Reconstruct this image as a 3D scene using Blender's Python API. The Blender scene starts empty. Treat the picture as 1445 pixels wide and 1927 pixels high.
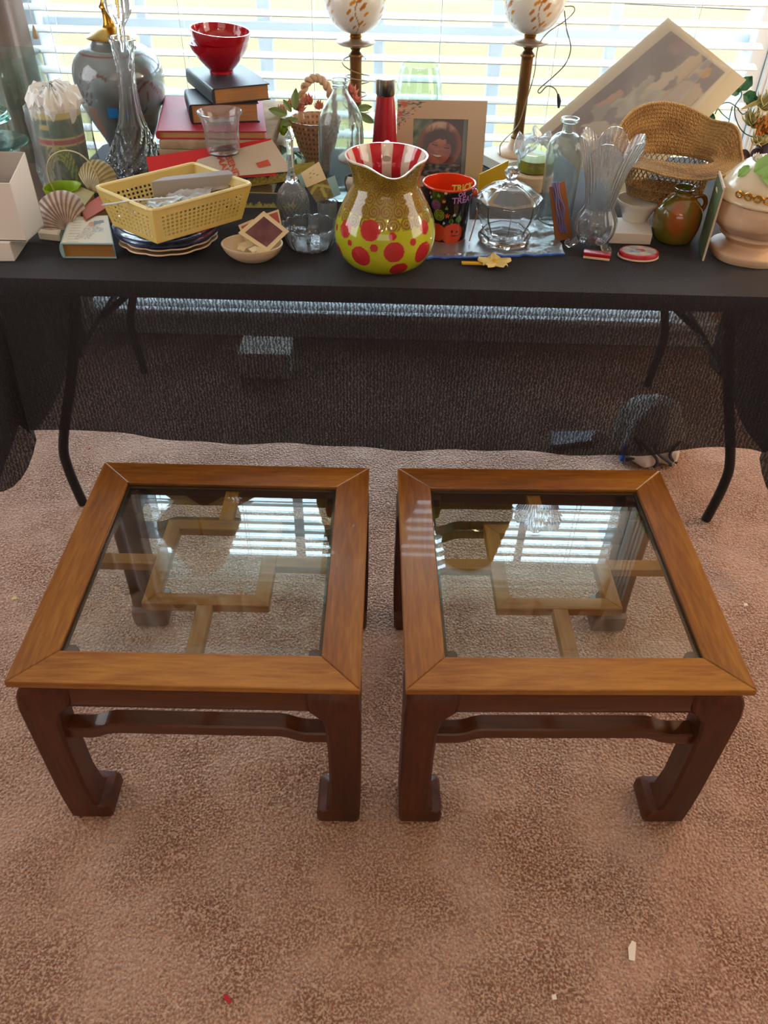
import bpy, bmesh, math, random
import numpy as np
from mathutils import Vector, Matrix, noise as mnoise

random.seed(7)
C = bpy.context.scene.collection
S = bpy.context.scene
PI = math.pi

# ------------------------------------------------------------------ camera
F_PX, PITCH, ROLL, CAM_H = 1480.149, 0.7163058, 0.0255285, 1.48977
_c, _s = math.cos(PITCH), math.sin(PITCH)
CAM = np.array([0, 0, CAM_H])
FW = np.array([0, _c, -_s]); _up = np.array([0, _s, _c]); _rt = np.array([1., 0, 0])
RT = _rt * math.cos(ROLL) + _up * math.sin(ROLL)
UP = -_rt * math.sin(ROLL) + _up * math.cos(ROLL)
cd = bpy.data.cameras.new('camera'); co = bpy.data.objects.new('camera', cd); C.objects.link(co)
cd.sensor_fit = 'VERTICAL'; cd.sensor_height = 36; cd.lens = F_PX / 1927 * 36
cd.clip_start = .02; cd.clip_end = 200
co.matrix_world = Matrix(((RT[0], UP[0], -FW[0], 0), (RT[1], UP[1], -FW[1], 0), (RT[2], UP[2], -FW[2], CAM_H), (0, 0, 0, 1)))
S.camera = co

# ------------------------------------------------------------------ world, sun, exposure
S.view_settings.view_transform = 'Standard'; S.view_settings.look = 'None'
S.view_settings.gamma = 1; S.view_settings.use_curve_mapping = False
S.view_settings.exposure = 0.35
W = bpy.data.worlds.new('sky'); S.world = W; W.use_nodes = True
bg = W.node_tree.nodes['Background']
bg.inputs[0].default_value = (.80, .92, 1.0, 1); bg.inputs[1].default_value = 9.0
def lamp(name, kind, loc, energy, color, rot=(0, 0, 0), **k):
    d = bpy.data.lights.new(name, kind); d.energy = energy; d.color = color
    for a, b in k.items(): setattr(d, a, b)
    o = bpy.data.objects.new(name, d); C.objects.link(o); o.location = loc; o.rotation_euler = rot
    return o
lamp('sun', 'SUN', (0, 0, 8), 6.0, (1, .93, .78), (math.radians(38), math.radians(14), 0), angle=.02)
# daylight from the side windows, an added fill from the rear, and the warm room lamps
lamp('left_window_daylight', 'AREA', (-2.2, 1.45, 1.5), 17, (.93, .96, 1), (0, math.radians(-90), 0), shape='RECTANGLE', size=1.3, size_y=1.5)
lamp('right_window_daylight', 'AREA', (2.2, 1.3, 1.5), 13, (1, .92, .82), (0, math.radians(90), 0), shape='RECTANGLE', size=1.3, size_y=1.3)
lamp('rear_fill', 'AREA', (0, -2.3, 1.7), 6.5, (1, .96, .92), (math.radians(90), 0, 0), shape='RECTANGLE', size=2.4, size_y=.9)  # added room fill at the closed back wall, no window there
for bx_, by_, bz_ in ((-.55, -.55, 2.02), (.15, -.75, 2.05), (.62, -.5, 2.0), (.25, -.3, 2.08), (-.3, -.9, 2.0)):
    lamp('chandelier_bulb_light', 'POINT', (bx_, by_, bz_), 3.2, (1, .72, .42), shadow_soft_size=.025)
lamp('table_lamp_light', 'POINT', (1.5, 1.85, 1.2), 12, (1, .6, .28), shadow_soft_size=.05)
cy_ = S.cycles
cy_.caustics_reflective = False; cy_.caustics_refractive = False
cy_.max_bounces = 14; cy_.transmission_bounces = 12; cy_.transparent_max_bounces = 24; cy_.diffuse_bounces = 4; cy_.glossy_bounces = 5
cy_.sample_clamp_indirect = 8; cy_.use_denoising = True

# ------------------------------------------------------------------ pixel <-> world helpers (real rays of the calibrated camera)
def proj(X):
    d = np.asarray(X, float) - CAM; z = d @ FW
    return 722.5 + F_PX * (d @ RT) / z, 963.5 - F_PX * (d @ UP) / z
def ray(x, y): return FW + RT * (x - 722.5) / F_PX - UP * (y - 963.5) / F_PX
def U(x, y, z=None, Y=None, plane=None):
    d = ray(x, y)
    if z is not None: t = (z - CAM[2]) / d[2]
    elif Y is not None: t = Y / d[1]
    else:
        p0, n = plane; t = ((np.asarray(p0) - CAM) @ n) / (d @ n)
    return CAM + t * d
def depth(P): return float((np.asarray(P) - CAM) @ FW)
def along(P0, d, ypx):
    P0 = np.asarray(P0, float); d = np.asarray(d, float); lo, hi = -.5, 2.
    for _ in range(50):
        m = (lo + hi) / 2
        if proj(P0 + d * m)[1] > ypx: lo = m
        else: hi = m
    return (lo + hi) / 2
T = .742

# ------------------------------------------------------------------ materials
def lin(h):
    if not isinstance(h, str): return tuple(h)[:3]
    h = h.lstrip('#'); v = [int(h[i:i + 2], 16) / 255 for i in (0, 2, 4)]
    return tuple(x / 12.92 if x <= .04045 else ((x + .055) / 1.055) ** 2.4 for x in v)
M = {}
def mat(name, base='#808080', rough=.5, metal=0, spec=.5, n=None, bump=None, trans=0, coat=0, vcol=False, ior=1.5, sheen=0, stretch=(1, 1, 1), alpha=1, emit=None):
    m = bpy.data.materials.new(name); m.use_nodes = True; t = m.node_tree; b = t.nodes['Principled BSDF']
    b.inputs['Base Color'].default_value = (*lin(base), 1); b.inputs['Roughness'].default_value = rough
    b.inputs['Metallic'].default_value = metal; b.inputs['Specular IOR Level'].default_value = spec
    b.inputs['Transmission Weight'].default_value = trans; b.inputs['Coat Weight'].default_value = coat
    b.inputs['IOR'].default_value = ior; b.inputs['Sheen Weight'].default_value = sheen; b.inputs['Alpha'].default_value = alpha
    if emit: b.inputs['Emission Color'].default_value = (*lin(emit[0]), 1); b.inputs['Emission Strength'].default_value = emit[1]
    tc = t.nodes.new('ShaderNodeTexCoord'); mp = t.nodes.new('ShaderNodeMapping'); t.links.new(tc.outputs['Object'], mp.inputs[0])
    mp.inputs['Scale'].default_value = stretch
    col = None
    if vcol:
        a = t.nodes.new('ShaderNodeVertexColor'); a.layer_name = 'Col'; col = a.outputs[0]; t.links.new(col, b.inputs['Base Color'])
    if n:   # noise between two colours
        sc, c2, amt = n
        x = t.nodes.new('ShaderNodeTexNoise'); x.inputs['Scale'].default_value = sc; x.inputs['Detail'].default_value = 5
        t.links.new(mp.outputs[0], x.inputs[0])
        r = t.nodes.new('ShaderNodeMapRange'); r.inputs[1].default_value = .35; r.inputs[2].default_value = .65; r.inputs[4].default_value = amt
        t.links.new(x.outputs[0], r.inputs[0])
        mx = t.nodes.new('ShaderNodeMix'); mx.data_type = 'RGBA'; t.links.new(r.outputs[0], mx.inputs[0])
        if col: t.links.new(col, mx.inputs[6])
        else: mx.inputs[6].default_value = (*lin(base), 1)
        mx.inputs[7].default_value = (*lin(c2), 1); t.links.new(mx.outputs[2], b.inputs['Base Color'])
    if bump:
        sc, st = bump[:2]; kind = bump[2] if len(bump) > 2 else 'n'
        x = t.nodes.new('ShaderNodeTexVoronoi' if kind == 'v' else 'ShaderNodeTexNoise'); x.inputs['Scale'].default_value = sc
        t.links.new(mp.outputs[0], x.inputs['Vector'])
        bp = t.nodes.new('ShaderNodeBump'); bp.inputs['Strength'].default_value = st; bp.inputs['Distance'].default_value = .01
        t.links.new(x.outputs[0], bp.inputs['Height']); t.links.new(bp.outputs[0], b.inputs['Normal'])
    M[name] = m; return m
def wood(name, c1, c2, c3, axis, rough=.3, coat=.3, seed=0):
    m = mat(name, c1, rough, coat=coat); t = m.node_tree; b = t.nodes['Principled BSDF']
    mp = [x for x in t.nodes if x.type == 'MAPPING'][0]; s = [7, 7, 7]; s[axis] = .7
    mp.inputs['Scale'].default_value = s; mp.inputs['Location'].default_value = (seed, seed * 1.7, seed * .6)
    a = t.nodes.new('ShaderNodeTexNoise'); a.inputs['Scale'].default_value = 1.3; a.inputs['Detail'].default_value = 3; a.inputs['Distortion'].default_value = 1.2
    g = t.nodes.new('ShaderNodeTexNoise'); g.inputs['Scale'].default_value = 22; g.inputs['Detail'].default_value = 7; g.inputs['Distortion'].default_value = .6
    t.links.new(mp.outputs[0], a.inputs[0]); t.links.new(mp.outputs[0], g.inputs[0])
    ad = t.nodes.new('ShaderNodeMath'); ad.operation = 'MULTIPLY_ADD'; ad.inputs[1].default_value = .4
    t.links.new(g.outputs[0], ad.inputs[0]); mu = t.nodes.new('ShaderNodeMath'); mu.operation = 'MULTIPLY'; mu.inputs[1].default_value = .6
    t.links.new(a.outputs[0], mu.inputs[0]); t.links.new(mu.outputs[0], ad.inputs[2])
    r = t.nodes.new('ShaderNodeValToRGB'); e = r.color_ramp.elements
    e[0].position = .3; e[0].color = (*lin(c3), 1); e[1].position = .7; e[1].color = (*lin(c2), 1)
    k = e.new(.5); k.color = (*lin(c1), 1)
    t.links.new(ad.outputs[0], r.inputs[0]); t.links.new(r.outputs[0], b.inputs['Base Color'])
    bp = t.nodes.new('ShaderNodeBump'); bp.inputs['Strength'].default_value = .05; bp.inputs['Distance'].default_value = .002
    t.links.new(g.outputs[0], bp.inputs['Height']); t.links.new(bp.outputs[0], b.inputs['Normal'])
    return m
def thin(name, tint='#ffffff', refl=1.0, rough=.0, ior=1.5, haze=0, hazecol='#ffffff'):
    """thin clear sheet: Fresnel reflection over straight transmission, with an optional milky share"""
    m = bpy.data.materials.new(name); m.use_nodes = True; t = m.node_tree; t.nodes.clear()
    o = t.nodes.new('ShaderNodeOutputMaterial'); tr = t.nodes.new('ShaderNodeBsdfTransparent'); tr.inputs[0].default_value = (*lin(tint), 1)
    gl = t.nodes.new('ShaderNodeBsdfGlossy'); gl.inputs[1].default_value = rough
    fr = t.nodes.new('ShaderNodeFresnel'); fr.inputs[0].default_value = ior
    ge = t.nodes.new('ShaderNodeNewGeometry'); io = t.nodes.new('ShaderNodeMath'); io.operation = 'MULTIPLY_ADD'   # same reflectance from both sides
    io.inputs[1].default_value = 1 / ior - ior; io.inputs[2].default_value = ior
    t.links.new(ge.outputs['Backfacing'], io.inputs[0]); t.links.new(io.outputs[0], fr.inputs[0])
    mu = t.nodes.new('ShaderNodeMath'); mu.operation = 'MULTIPLY'; mu.inputs[1].default_value = refl; mu.use_clamp = True
    t.links.new(fr.outputs[0], mu.inputs[0]); mx = t.nodes.new('ShaderNodeMixShader'); t.links.new(mu.outputs[0], mx.inputs[0])
    base = tr.outputs[0]
    if haze:
        df = t.nodes.new('ShaderNodeBsdfDiffuse'); df.inputs[0].default_value = (*lin(hazecol), 1)
        tl = t.nodes.new('ShaderNodeBsdfTranslucent'); tl.inputs[0].default_value = (*lin(hazecol), 1)
        h0 = t.nodes.new('ShaderNodeMixShader'); h0.inputs[0].default_value = .5; t.links.new(df.outputs[0], h0.inputs[1]); t.links.new(tl.outputs[0], h0.inputs[2])
        h = t.nodes.new('ShaderNodeMixShader'); h.inputs[0].default_value = haze
        t.links.new(base, h.inputs[1]); t.links.new(h0.outputs[0], h.inputs[2]); base = h.outputs[0]
    t.links.new(base, mx.inputs[1]); t.links.new(gl.outputs[0], mx.inputs[2]); t.links.new(mx.outputs[0], o.inputs[0])
    M[name] = m; return m

# ------------------------------------------------------------------ object helpers
def meta(o, label=None, cat=None, group=None, kind=None):
    if label: o['label'] = label
    if cat: o['category'] = cat
    if group: o['group'] = group
    if kind: o['kind'] = kind
    return o
def thing(name, loc, label, cat, rotz=0, group=None):
    o = bpy.data.objects.new(name, None); C.objects.link(o); o.location = Vector([float(a) for a in loc]); o.rotation_euler = (0, 0, rotz)
    o.empty_display_size = .02
    return meta(o, label, cat, group)
def obj(name, geo, m, parent=None, smooth=True, loc=None, label=None, cat=None, group=None, kind=None, world=False):
    """geo = (verts, faces[, colours]) ; world=True: verts given in world space, stored relative to parent/loc"""
    V = np.array(geo[0], float).reshape(-1, 3)
    if world:
        if parent is not None:
            p = parent; base = np.zeros(3)
            while p is not None: base += np.array(p.location); p = p.parent
            V = V - base
        else:
            if loc is None: loc = (V[:, 0].mean(), V[:, 1].mean(), V[:, 2].min())
            V = V - np.array(loc)
    me = bpy.data.meshes.new(name); me.from_pydata(V.tolist(), [], [list(map(int, f)) for f in geo[1]])
    if smooth: me.polygons.foreach_set('use_smooth', [True] * len(me.polygons))
    if len(geo) > 2 and geo[2] is not None:
        a = me.color_attributes.new('Col', 'FLOAT_COLOR', 'POINT'); c = np.ones((len(V), 4), 'f'); c[:, :3] = geo[2]; a.data.foreach_set('color', c.ravel())
    me.materials.append(M[m] if isinstance(m, str) else m)
    o = bpy.data.objects.new(name, me); C.objects.link(o)
    if parent is not None: o.parent = parent
    if loc is not None: o.location = Vector([float(a) for a in loc])
    bm = bmesh.new(); bm.from_mesh(me)
    if all(len(e.link_faces) == 2 for e in bm.edges): bmesh.ops.recalc_face_normals(bm, faces=bm.faces)
    if smooth:
        for e in bm.edges:
            if len(e.link_faces) == 2 and e.calc_face_angle(0) > .62: e.smooth = False
    bm.to_mesh(me); bm.free()
    return meta(o, label, cat, group, kind)
def struct(name, geo, m, parent=None, smooth=False):
    o = obj(name, geo, m, parent, smooth)
    if parent is None: o['kind'] = 'structure'
    return o
def dup(root, loc, rotz=None, label=None, group=None):
    r = root.copy(); C.objects.link(r); r.location = Vector([float(a) for a in loc])
    if rotz is not None: r.rotation_euler = (0, 0, rotz)
    if label: r['label'] = label
    if group: r['group'] = group
    for ch in [o for o in bpy.data.objects if o.parent == root]:
        c = ch.copy(); C.objects.link(c); c.parent = r
        for g in [o for o in bpy.data.objects if o.parent == ch]:
            d = g.copy(); C.objects.link(d); d.parent = c
    return r
def join(*gs):
    V, Fc, Cc = [], [], []; n = 0; hasc = any(len(g) > 2 and g[2] is not None for g in gs)
    for g in gs:
        v = np.array(g[0], float).reshape(-1, 3); V.append(v); Fc += [tuple(i + n for i in f) for f in g[1]]; n += len(v)
        if hasc: Cc.append(np.array(g[2], float) if len(g) > 2 and g[2] is not None else np.ones((len(v), 3)) * .8)
    return np.vstack(V), Fc, (np.vstack(Cc) if hasc else None)
def xf(g, rot=(0, 0, 0), t=(0, 0, 0), s=(1, 1, 1)):
    R = np.array(Matrix.Rotation(rot[2], 3, 'Z') @ Matrix.Rotation(rot[1], 3, 'Y') @ Matrix.Rotation(rot[0], 3, 'X'))
    v = (np.array(g[0], float) * np.array(s)) @ R.T + np.array(t, float)
    return (v,) + tuple(g[1:])
def box(a, b, bev=0.0, seg=1):
    """box between corners a and b, with bevelled edges"""
    bm = bmesh.new(); bmesh.ops.create_cube(bm, size=1)
    a = np.array(a, float); b = np.array(b, float); c = (a + b) / 2; d = np.abs(b - a)
    for v in bm.verts: v.co = Vector((c[0] + v.co.x * d[0], c[1] + v.co.y * d[1], c[2] + v.co.z * d[2]))
    if bev: bmesh.ops.bevel(bm, geom=bm.edges[:], offset=min(bev, d.min() * .45), segments=seg, affect='EDGES', profile=.6)
    return bmg(bm)
def bmg(bm):
    bm.verts.ensure_lookup_table(); bm.verts.index_update()
    g = ([tuple(v.co) for v in bm.verts], [tuple(v.index for v in f.verts) for f in bm.faces]); bm.free(); return g
def prism(poly, z0, z1, bev=0.0):
    """poly: list of (x,y) -> vertical prism"""
    bm = bmesh.new(); lo = [bm.verts.new((p[0], p[1], z0)) for p in poly]; hi = [bm.verts.new((p[0], p[1], z1)) for p in poly]
    n = len(poly); bm.faces.new(lo[::-1]); bm.faces.new(hi)
    for i in range(n): bm.faces.new((lo[i], lo[(i + 1) % n], hi[(i + 1) % n], hi[i]))
    bmesh.ops.recalc_face_normals(bm, faces=bm.faces)
    if bev: bmesh.ops.bevel(bm, geom=bm.edges[:], offset=bev, segments=1, affect='EDGES')
    return bmg(bm)
def slab(P, n, th):
    """closed slab from a world polygon P (list of 3D points) thickened along -n"""
    P = [np.asarray(p, float) for p in P]; n = np.asarray(n, float); k = len(P)
    v = P + [p - n * th for p in P]
    f = [tuple(range(k)), tuple(range(2 * k - 1, k - 1, -1))] + [(i, i + k, (i + 1) % k + k, (i + 1) % k) for i in range(k)]
    return np.array(v), f
def spl(pts, n=8, closed=False):
    """Catmull-Rom through points of any dimension"""
    P = [np.asarray(p, float) for p in pts]; L = len(P); out = []
    for i in range(L if closed else L - 1):
        p0, p1, p2, p3 = (P[(i - 1) % L], P[i], P[(i + 1) % L], P[(i + 2) % L]) if closed else (P[max(i - 1, 0)], P[i], P[i + 1], P[min(i + 2, L - 1)])
        for k in range(n):
            t = k / n
            out.append(.5 * ((2 * p1) + (-p0 + p2) * t + (2 * p0 - 5 * p1 + 4 * p2 - p3) * t * t + (-p0 + 3 * p1 - 3 * p2 + p3) * t ** 3))
    if not closed: out.append(P[-1])
    return np.array(out)
def lathe(prof, seg=40, mod=None, col=None, close=True, sx=1, sy=1):
    """prof (r,z) from bottom to top; poles closed where r is about 0, otherwise capped if close; mod(th,r,z)->(r,z)"""
    P = [tuple(p) for p in prof]; V = []; Cc = []
    for i, (r, z) in enumerate(P):
        for k in range(seg):
            th = 2 * PI * k / seg; rr, zz = (mod(th, r, z) if mod else (r, z))
            V.append((rr * math.cos(th) * sx, rr * math.sin(th) * sy, zz))
            if col: Cc.append(col(th, r, z, i))
    n = len(P); Fc = []
    for i in range(n - 1):
        for k in range(seg):
            a, b = i * seg + k, i * seg + (k + 1) % seg; Fc.append((a, b, b + seg, a + seg))
    if close:
        for i, up in ((0, False), (n - 1, True)):
            V.append((0, 0, sum(V[i * seg + k][2] for k in range(seg)) / seg)); c = len(V) - 1
            if col: Cc.append(col(0, 0, P[i][1], i))
            for k in range(seg):
                a, b = i * seg + k, i * seg + (k + 1) % seg; Fc.append((a, b, c) if up else (b, a, c))
    return V, Fc, (np.array(Cc) if col else None)
def tube(path, r, seg=8, cap=True, flat=1.0):
    P = np.array(path, float); n = len(P); R = np.full(n, r) if np.isscalar(r) else np.array(r, float)
    Tn = np.gradient(P, axis=0); Tn /= np.linalg.norm(Tn, axis=1)[:, None] + 1e-12
    up = np.array([0, 0, 1.]) if abs(Tn[0][2]) < .9 else np.array([1., 0, 0]); V = []; N = None
    for i in range(n):
        if N is None: N = np.cross(Tn[i], up)
        N = N - Tn[i] * (N @ Tn[i]); N /= np.linalg.norm(N) + 1e-12; B = np.cross(Tn[i], N)
        for k in range(seg):
            a = 2 * PI * k / seg; V.append(P[i] + R[i] * (math.cos(a) * N + flat * math.sin(a) * B))
    Fc = [(i * seg + k, i * seg + (k + 1) % seg, (i + 1) * seg + (k + 1) % seg, (i + 1) * seg + k) for i in range(n - 1) for k in range(seg)]
    if cap: Fc += [tuple(range(seg))[::-1], tuple((n - 1) * seg + k for k in range(seg))]
    return np.array(V), Fc
def ball(c, r, seg=12, s=(1, 1, 1)):
    g = lathe([(math.sin(a) * r + 1e-5, -math.cos(a) * r) for a in np.linspace(0.02, PI - .02, max(6, seg // 2 + 1))], seg); return xf(g, t=c, s=s)
def grid(fn, nu, nv, colfn=None):
    """open sheet: fn(u,v)->xyz ; colfn(u,v)->rgb"""
    V = [fn(i / nu, j / nv) for j in range(nv + 1) for i in range(nu + 1)]
    Cc = np.array([colfn(i / nu, j / nv) for j in range(nv + 1) for i in range(nu + 1)]) if colfn else None
    return V, [(j * (nu + 1) + i, j * (nu + 1) + i + 1, (j + 1) * (nu + 1) + i + 1, (j + 1) * (nu + 1) + i) for j in range(nv) for i in range(nu)], Cc
def shell(g, th):
    """give an open sheet real thickness (offset along vertex normals)"""
    V = np.array(g[0], float); Fc = g[1]; N = np.zeros_like(V)
    for f in Fc:
        n = np.cross(V[f[1]] - V[f[0]], V[f[-1]] - V[f[0]])
        for i in f: N[i] += n
    N /= np.linalg.norm(N, axis=1)[:, None] + 1e-12; k = len(V)
    ed = {}
    for f in Fc:
        for a, b in zip(f, f[1:] + f[:1]): ed[(a, b)] = ed.get((a, b), 0) + 1
    rim = [(a, b) for (a, b) in ed if (b, a) not in ed]
    Fn = list(Fc) + [tuple(i + k for i in f[::-1]) for f in Fc] + [(b, a, a + k, b + k) for a, b in rim]
    Cc = np.vstack([g[2], g[2]]) if len(g) > 2 and g[2] is not None else None
    return np.vstack([V, V - N * th]), Fn, Cc
def text_geo(body, size, extrude=.0004, align='CENTER', spacing=1.0, bold=0.0, shear=0):
    cu = bpy.data.curves.new('t', 'FONT'); cu.body = body; cu.size = size; cu.extrude = extrude; cu.align_x = align; cu.offset = bold
    cu.space_character = spacing; cu.resolution_u = 3; cu.shear = shear
    o = bpy.data.objects.new('t', cu); C.objects.link(o); bpy.context.view_layer.update()
    me = bpy.data.meshes.new_from_object(o.evaluated_get(bpy.context.evaluated_depsgraph_get()))
    g = ([tuple(v.co) for v in me.vertices], [tuple(p.vertices) for p in me.polygons])
    bpy.data.objects.remove(o); bpy.data.curves.remove(cu); bpy.data.meshes.remove(me); return g
class PL:
    """pixel-measured lathe: base centre at a photo pixel on height z0, radii and heights measured along the real vertical axis"""
    def __init__(s, x, y, z0=T, Y=None):
        s.P = U(x, y, z=z0) if Y is None else U(x, y, Y=Y)
        if Y is not None: s.P[2] = z0
    def z(s, y): return along(s.P, (0, 0, 1), y)
    def r(s, hw, z): return hw * depth(s.P + np.array([0, 0, z])) / F_PX
    def prof(s, pts, n=0, z0=0):
        out = []
        for hw, y in pts:
            z = max(s.z(y), z0); out.append((s.r(hw, z), z))
        out[0] = (out[0][0], 0.0)
        return spl(out, n) if n else np.array(out)
def wall_of(prof, th, floor_th=None, n_skip=0):
    """outer profile (bottom->top) turned into a closed vessel: outer up, inner down"""
    P = [tuple(p) for p in prof]; ft = floor_th or th
    inner = []
    for r, z in P[::-1]:
        if z > P[0][1] + ft: inner.append((max(r - th, .0006), z))
    inner.append((max(inner[-1][0] * .85, .0005), P[0][1] + ft)); inner.append((.0004, P[0][1] + ft))
    inner[0] = (inner[0][0], P[-1][1] - th * .1)
    return [(.0004, P[0][1])] + P + inner
def pxpoly(pts, z): return [U(x, y, z=z)[:2] for x, y in pts]
def h01(*a):
    return mnoise.noise(Vector((a[0], a[1] if len(a) > 1 else 0, a[2] if len(a) > 2 else 0)))
def mixc(a, b, t):
    t = max(0, min(1, t)); return tuple(a[i] * (1 - t) + b[i] * t for i in range(3))

# ------------------------------------------------------------------ material list
mat('wall_paint', '#b9a695', .9, bump=(60, .03))
mat('wall_warm', '#c9a98b', .9)
mat('ceiling_paint', '#e9e6e0', .95)
mat('trim_white', '#e6e8ea', .45)
mat('vinyl_white', '#dfe8f0', .45)
mat('slat_white', '#f2f5f7', .4)
mat('cord_white', '#dfe3e2', .7)
mat('lawn', '#565019', .95, n=(.5, '#5c5026', .9), stretch=(.25, 1.6, 1))
mat('driveway', '#4a3a36', .9, n=(3, '#443632', .6))
thin('pane_glass', '#f4fbff', .8)
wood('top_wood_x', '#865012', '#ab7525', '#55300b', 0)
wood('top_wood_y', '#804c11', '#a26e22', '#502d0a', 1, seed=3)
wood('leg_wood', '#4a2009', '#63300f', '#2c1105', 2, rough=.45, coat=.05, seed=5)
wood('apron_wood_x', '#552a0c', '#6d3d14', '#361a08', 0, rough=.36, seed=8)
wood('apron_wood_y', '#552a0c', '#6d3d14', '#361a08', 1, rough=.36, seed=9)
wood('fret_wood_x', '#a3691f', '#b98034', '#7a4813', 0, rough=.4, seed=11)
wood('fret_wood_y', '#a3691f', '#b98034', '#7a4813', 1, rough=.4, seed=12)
thin('table_glass', '#f4faf8', 2.1)
mat('dark_gasket', '#2d2620', .5)
mat('black_metal', '#1d1b1b', .45, metal=.3)
mat('plastic_top', '#c9c7c2', .6)
mat('floral_valance', '#d9cfbd', .9, n=(9, '#a8624c', .7))

# carpet: dusty pink cut pile with brown blotches that paint in brushed-pile shading
def carpet_material():
    m = mat('carpet', '#b08a7c', .97, spec=.1, sheen=.25); t = m.node_tree; b = t.nodes['Principled BSDF']
    tc = [x for x in t.nodes if x.type == 'TEX_COORD'][0]
    def nz(sc, det=3, dis=0, typ='ShaderNodeTexNoise'):
        x = t.nodes.new(typ); x.inputs['Scale'].default_value = sc
        if typ == 'ShaderNodeTexNoise': x.inputs['Detail'].default_value = det; x.inputs['Distortion'].default_value = dis
        t.links.new(tc.outputs['Object'], x.inputs['Vector']); return x.outputs[0]
    def mr(v, a, b_, c=0., d=1.):
        r = t.nodes.new('ShaderNodeMapRange'); r.inputs[1].default_value = a; r.inputs[2].default_value = b_; r.inputs[3].default_value = c; r.inputs[4].default_value = d; t.links.new(v, r.inputs[0]); return r.outputs[0]
    def mix(f, a, b_):
        x = t.nodes.new('ShaderNodeMix'); x.data_type = 'RGBA'; t.links.new(f, x.inputs[0])
        for v, i in ((a, 6), (b_, 7)):
            if isinstance(v, str): x.inputs[i].default_value = (*lin(v), 1)
            else: t.links.new(v, x.inputs[i])
        return x.outputs[2]
    c = mix(mr(nz(4.5, 2, .4), .38, .62), '#bf9683', '#8f624c')
    c = mix(mr(nz(7, 2, .5), .45, .7, 0, .75), c, '#845a44')
    c = mix(mr(nz(230, 2), .42, .62), c, '#cfae98')
    c = mix(mr(nz(190, 2), .54, .7, 0, .5), c, '#694636')
    t.links.new(c, b.inputs['Base Color'])
    ad = t.nodes.new('ShaderNodeMath'); ad.operation = 'MULTIPLY_ADD'; ad.inputs[1].default_value = .5
    t.links.new(nz(210, 3), ad.inputs[0]); t.links.new(mr(nz(140, typ='ShaderNodeTexVoronoi'), 0, .8, 1, 0), ad.inputs[2])
    bp = t.nodes.new('ShaderNodeBump'); bp.inputs['Strength'].default_value = .9; bp.inputs['Distance'].default_value = .006
    t.links.new(ad.outputs[0], bp.inputs['Height']); t.links.new(bp.outputs[0], b.inputs['Normal'])
carpet_material()
# sheer black table cloth: open weave lets a share of what is behind through
def cloth_material():
    m = mat('black_cloth', '#211d22', .85, spec=.25, sheen=.1); t = m.node_tree; b = t.nodes['Principled BSDF']
    tc = [x for x in t.nodes if x.type == 'TEX_COORD'][0]; mp = [x for x in t.nodes if x.type == 'MAPPING'][0]; mp.inputs['Scale'].default_value = (260, 260, 200)
    v = t.nodes.new('ShaderNodeTexNoise'); v.inputs['Scale'].default_value = 1; v.inputs['Detail'].default_value = 1
    t.links.new(mp.outputs[0], v.inputs['Vector'])
    wv = t.nodes.new('ShaderNodeTexWave'); wv.inputs['Scale'].default_value = 40; wv.inputs['Distortion'].default_value = 6; wv.inputs['Detail'].default_value = 2; wv.inputs['Detail Scale'].default_value = 3; t.links.new(tc.outputs['Object'], wv.inputs['Vector'])
    mu = t.nodes.new('ShaderNodeMath'); mu.operation = 'MULTIPLY'; t.links.new(v.outputs[0], mu.inputs[0]); t.links.new(wv.outputs[1], mu.inputs[1])
    r = t.nodes.new('ShaderNodeMapRange'); r.inputs[1].default_value = .05; r.inputs[2].default_value = .55; r.inputs[3].default_value = .97; r.inputs[4].default_value = .85
    t.links.new(mu.outputs[0], r.inputs[0]); t.links.new(r.outputs[0], b.inputs['Alpha'])
    bp = t.nodes.new('ShaderNodeBump'); bp.inputs['Strength'].default_value = .16; bp.inputs['Distance'].default_value = .0012
    t.links.new(mu.outputs[0], bp.inputs['Height']); t.links.new(bp.outputs[0], b.inputs['Normal'])
cloth_material()

def hazy_glass(name, tint, rough, share, ior=1.5, scatter='#e9f2f2'):  # white scatter share paints the window's bright reflection into clear glass
    m = bpy.data.materials.new(name); m.use_nodes = True; t = m.node_tree; t.nodes.clear(); o = t.nodes.new('ShaderNodeOutputMaterial')
    g = t.nodes.new('ShaderNodeBsdfGlass'); g.inputs[0].default_value = (*lin(tint), 1); g.inputs[1].default_value = rough; g.inputs[2].default_value = ior
    d = t.nodes.new('ShaderNodeBsdfDiffuse'); d.inputs[0].default_value = (*lin(scatter), 1); l = t.nodes.new('ShaderNodeBsdfTranslucent'); l.inputs[0].default_value = (*lin(scatter), 1)
    a = t.nodes.new('ShaderNodeMixShader'); a.inputs[0].default_value = .5; t.links.new(d.outputs[0], a.inputs[1]); t.links.new(l.outputs[0], a.inputs[2])
    b = t.nodes.new('ShaderNodeMixShader'); b.inputs[0].default_value = share; t.links.new(g.outputs[0], b.inputs[1]); t.links.new(a.outputs[0], b.inputs[2]); t.links.new(b.outputs[0], o.inputs[0])
    M[name] = m
hazy_glass('crystal', '#ffffff', .02, .1)
hazy_glass('aqua_glass', '#e8faf6', .02, .08, 1.5, '#c5ece6')
hazy_glass('window_haze_glass', '#f8fcfb', .06, .13)
thin('frame_glass', '#ffffff', .3)
thin('clear_thin', '#f3faf8', 1.6)
thin('plastic_film', '#fbfdfe', 1.6, rough=.28, haze=.22, hazecol='#eceff4')
thin('sleeve_film', '#ffffff', 1.6, rough=.05, haze=.16, hazecol='#ffffff')
mat('vcol_gloss', vcol=True, rough=.1, coat=.8)
mat('vcol_satin', vcol=True, rough=.4)
mat('vcol_paper', vcol=True, rough=.85)
mat('vcol_porcelain', vcol=True, rough=.16, coat=.6)
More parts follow.
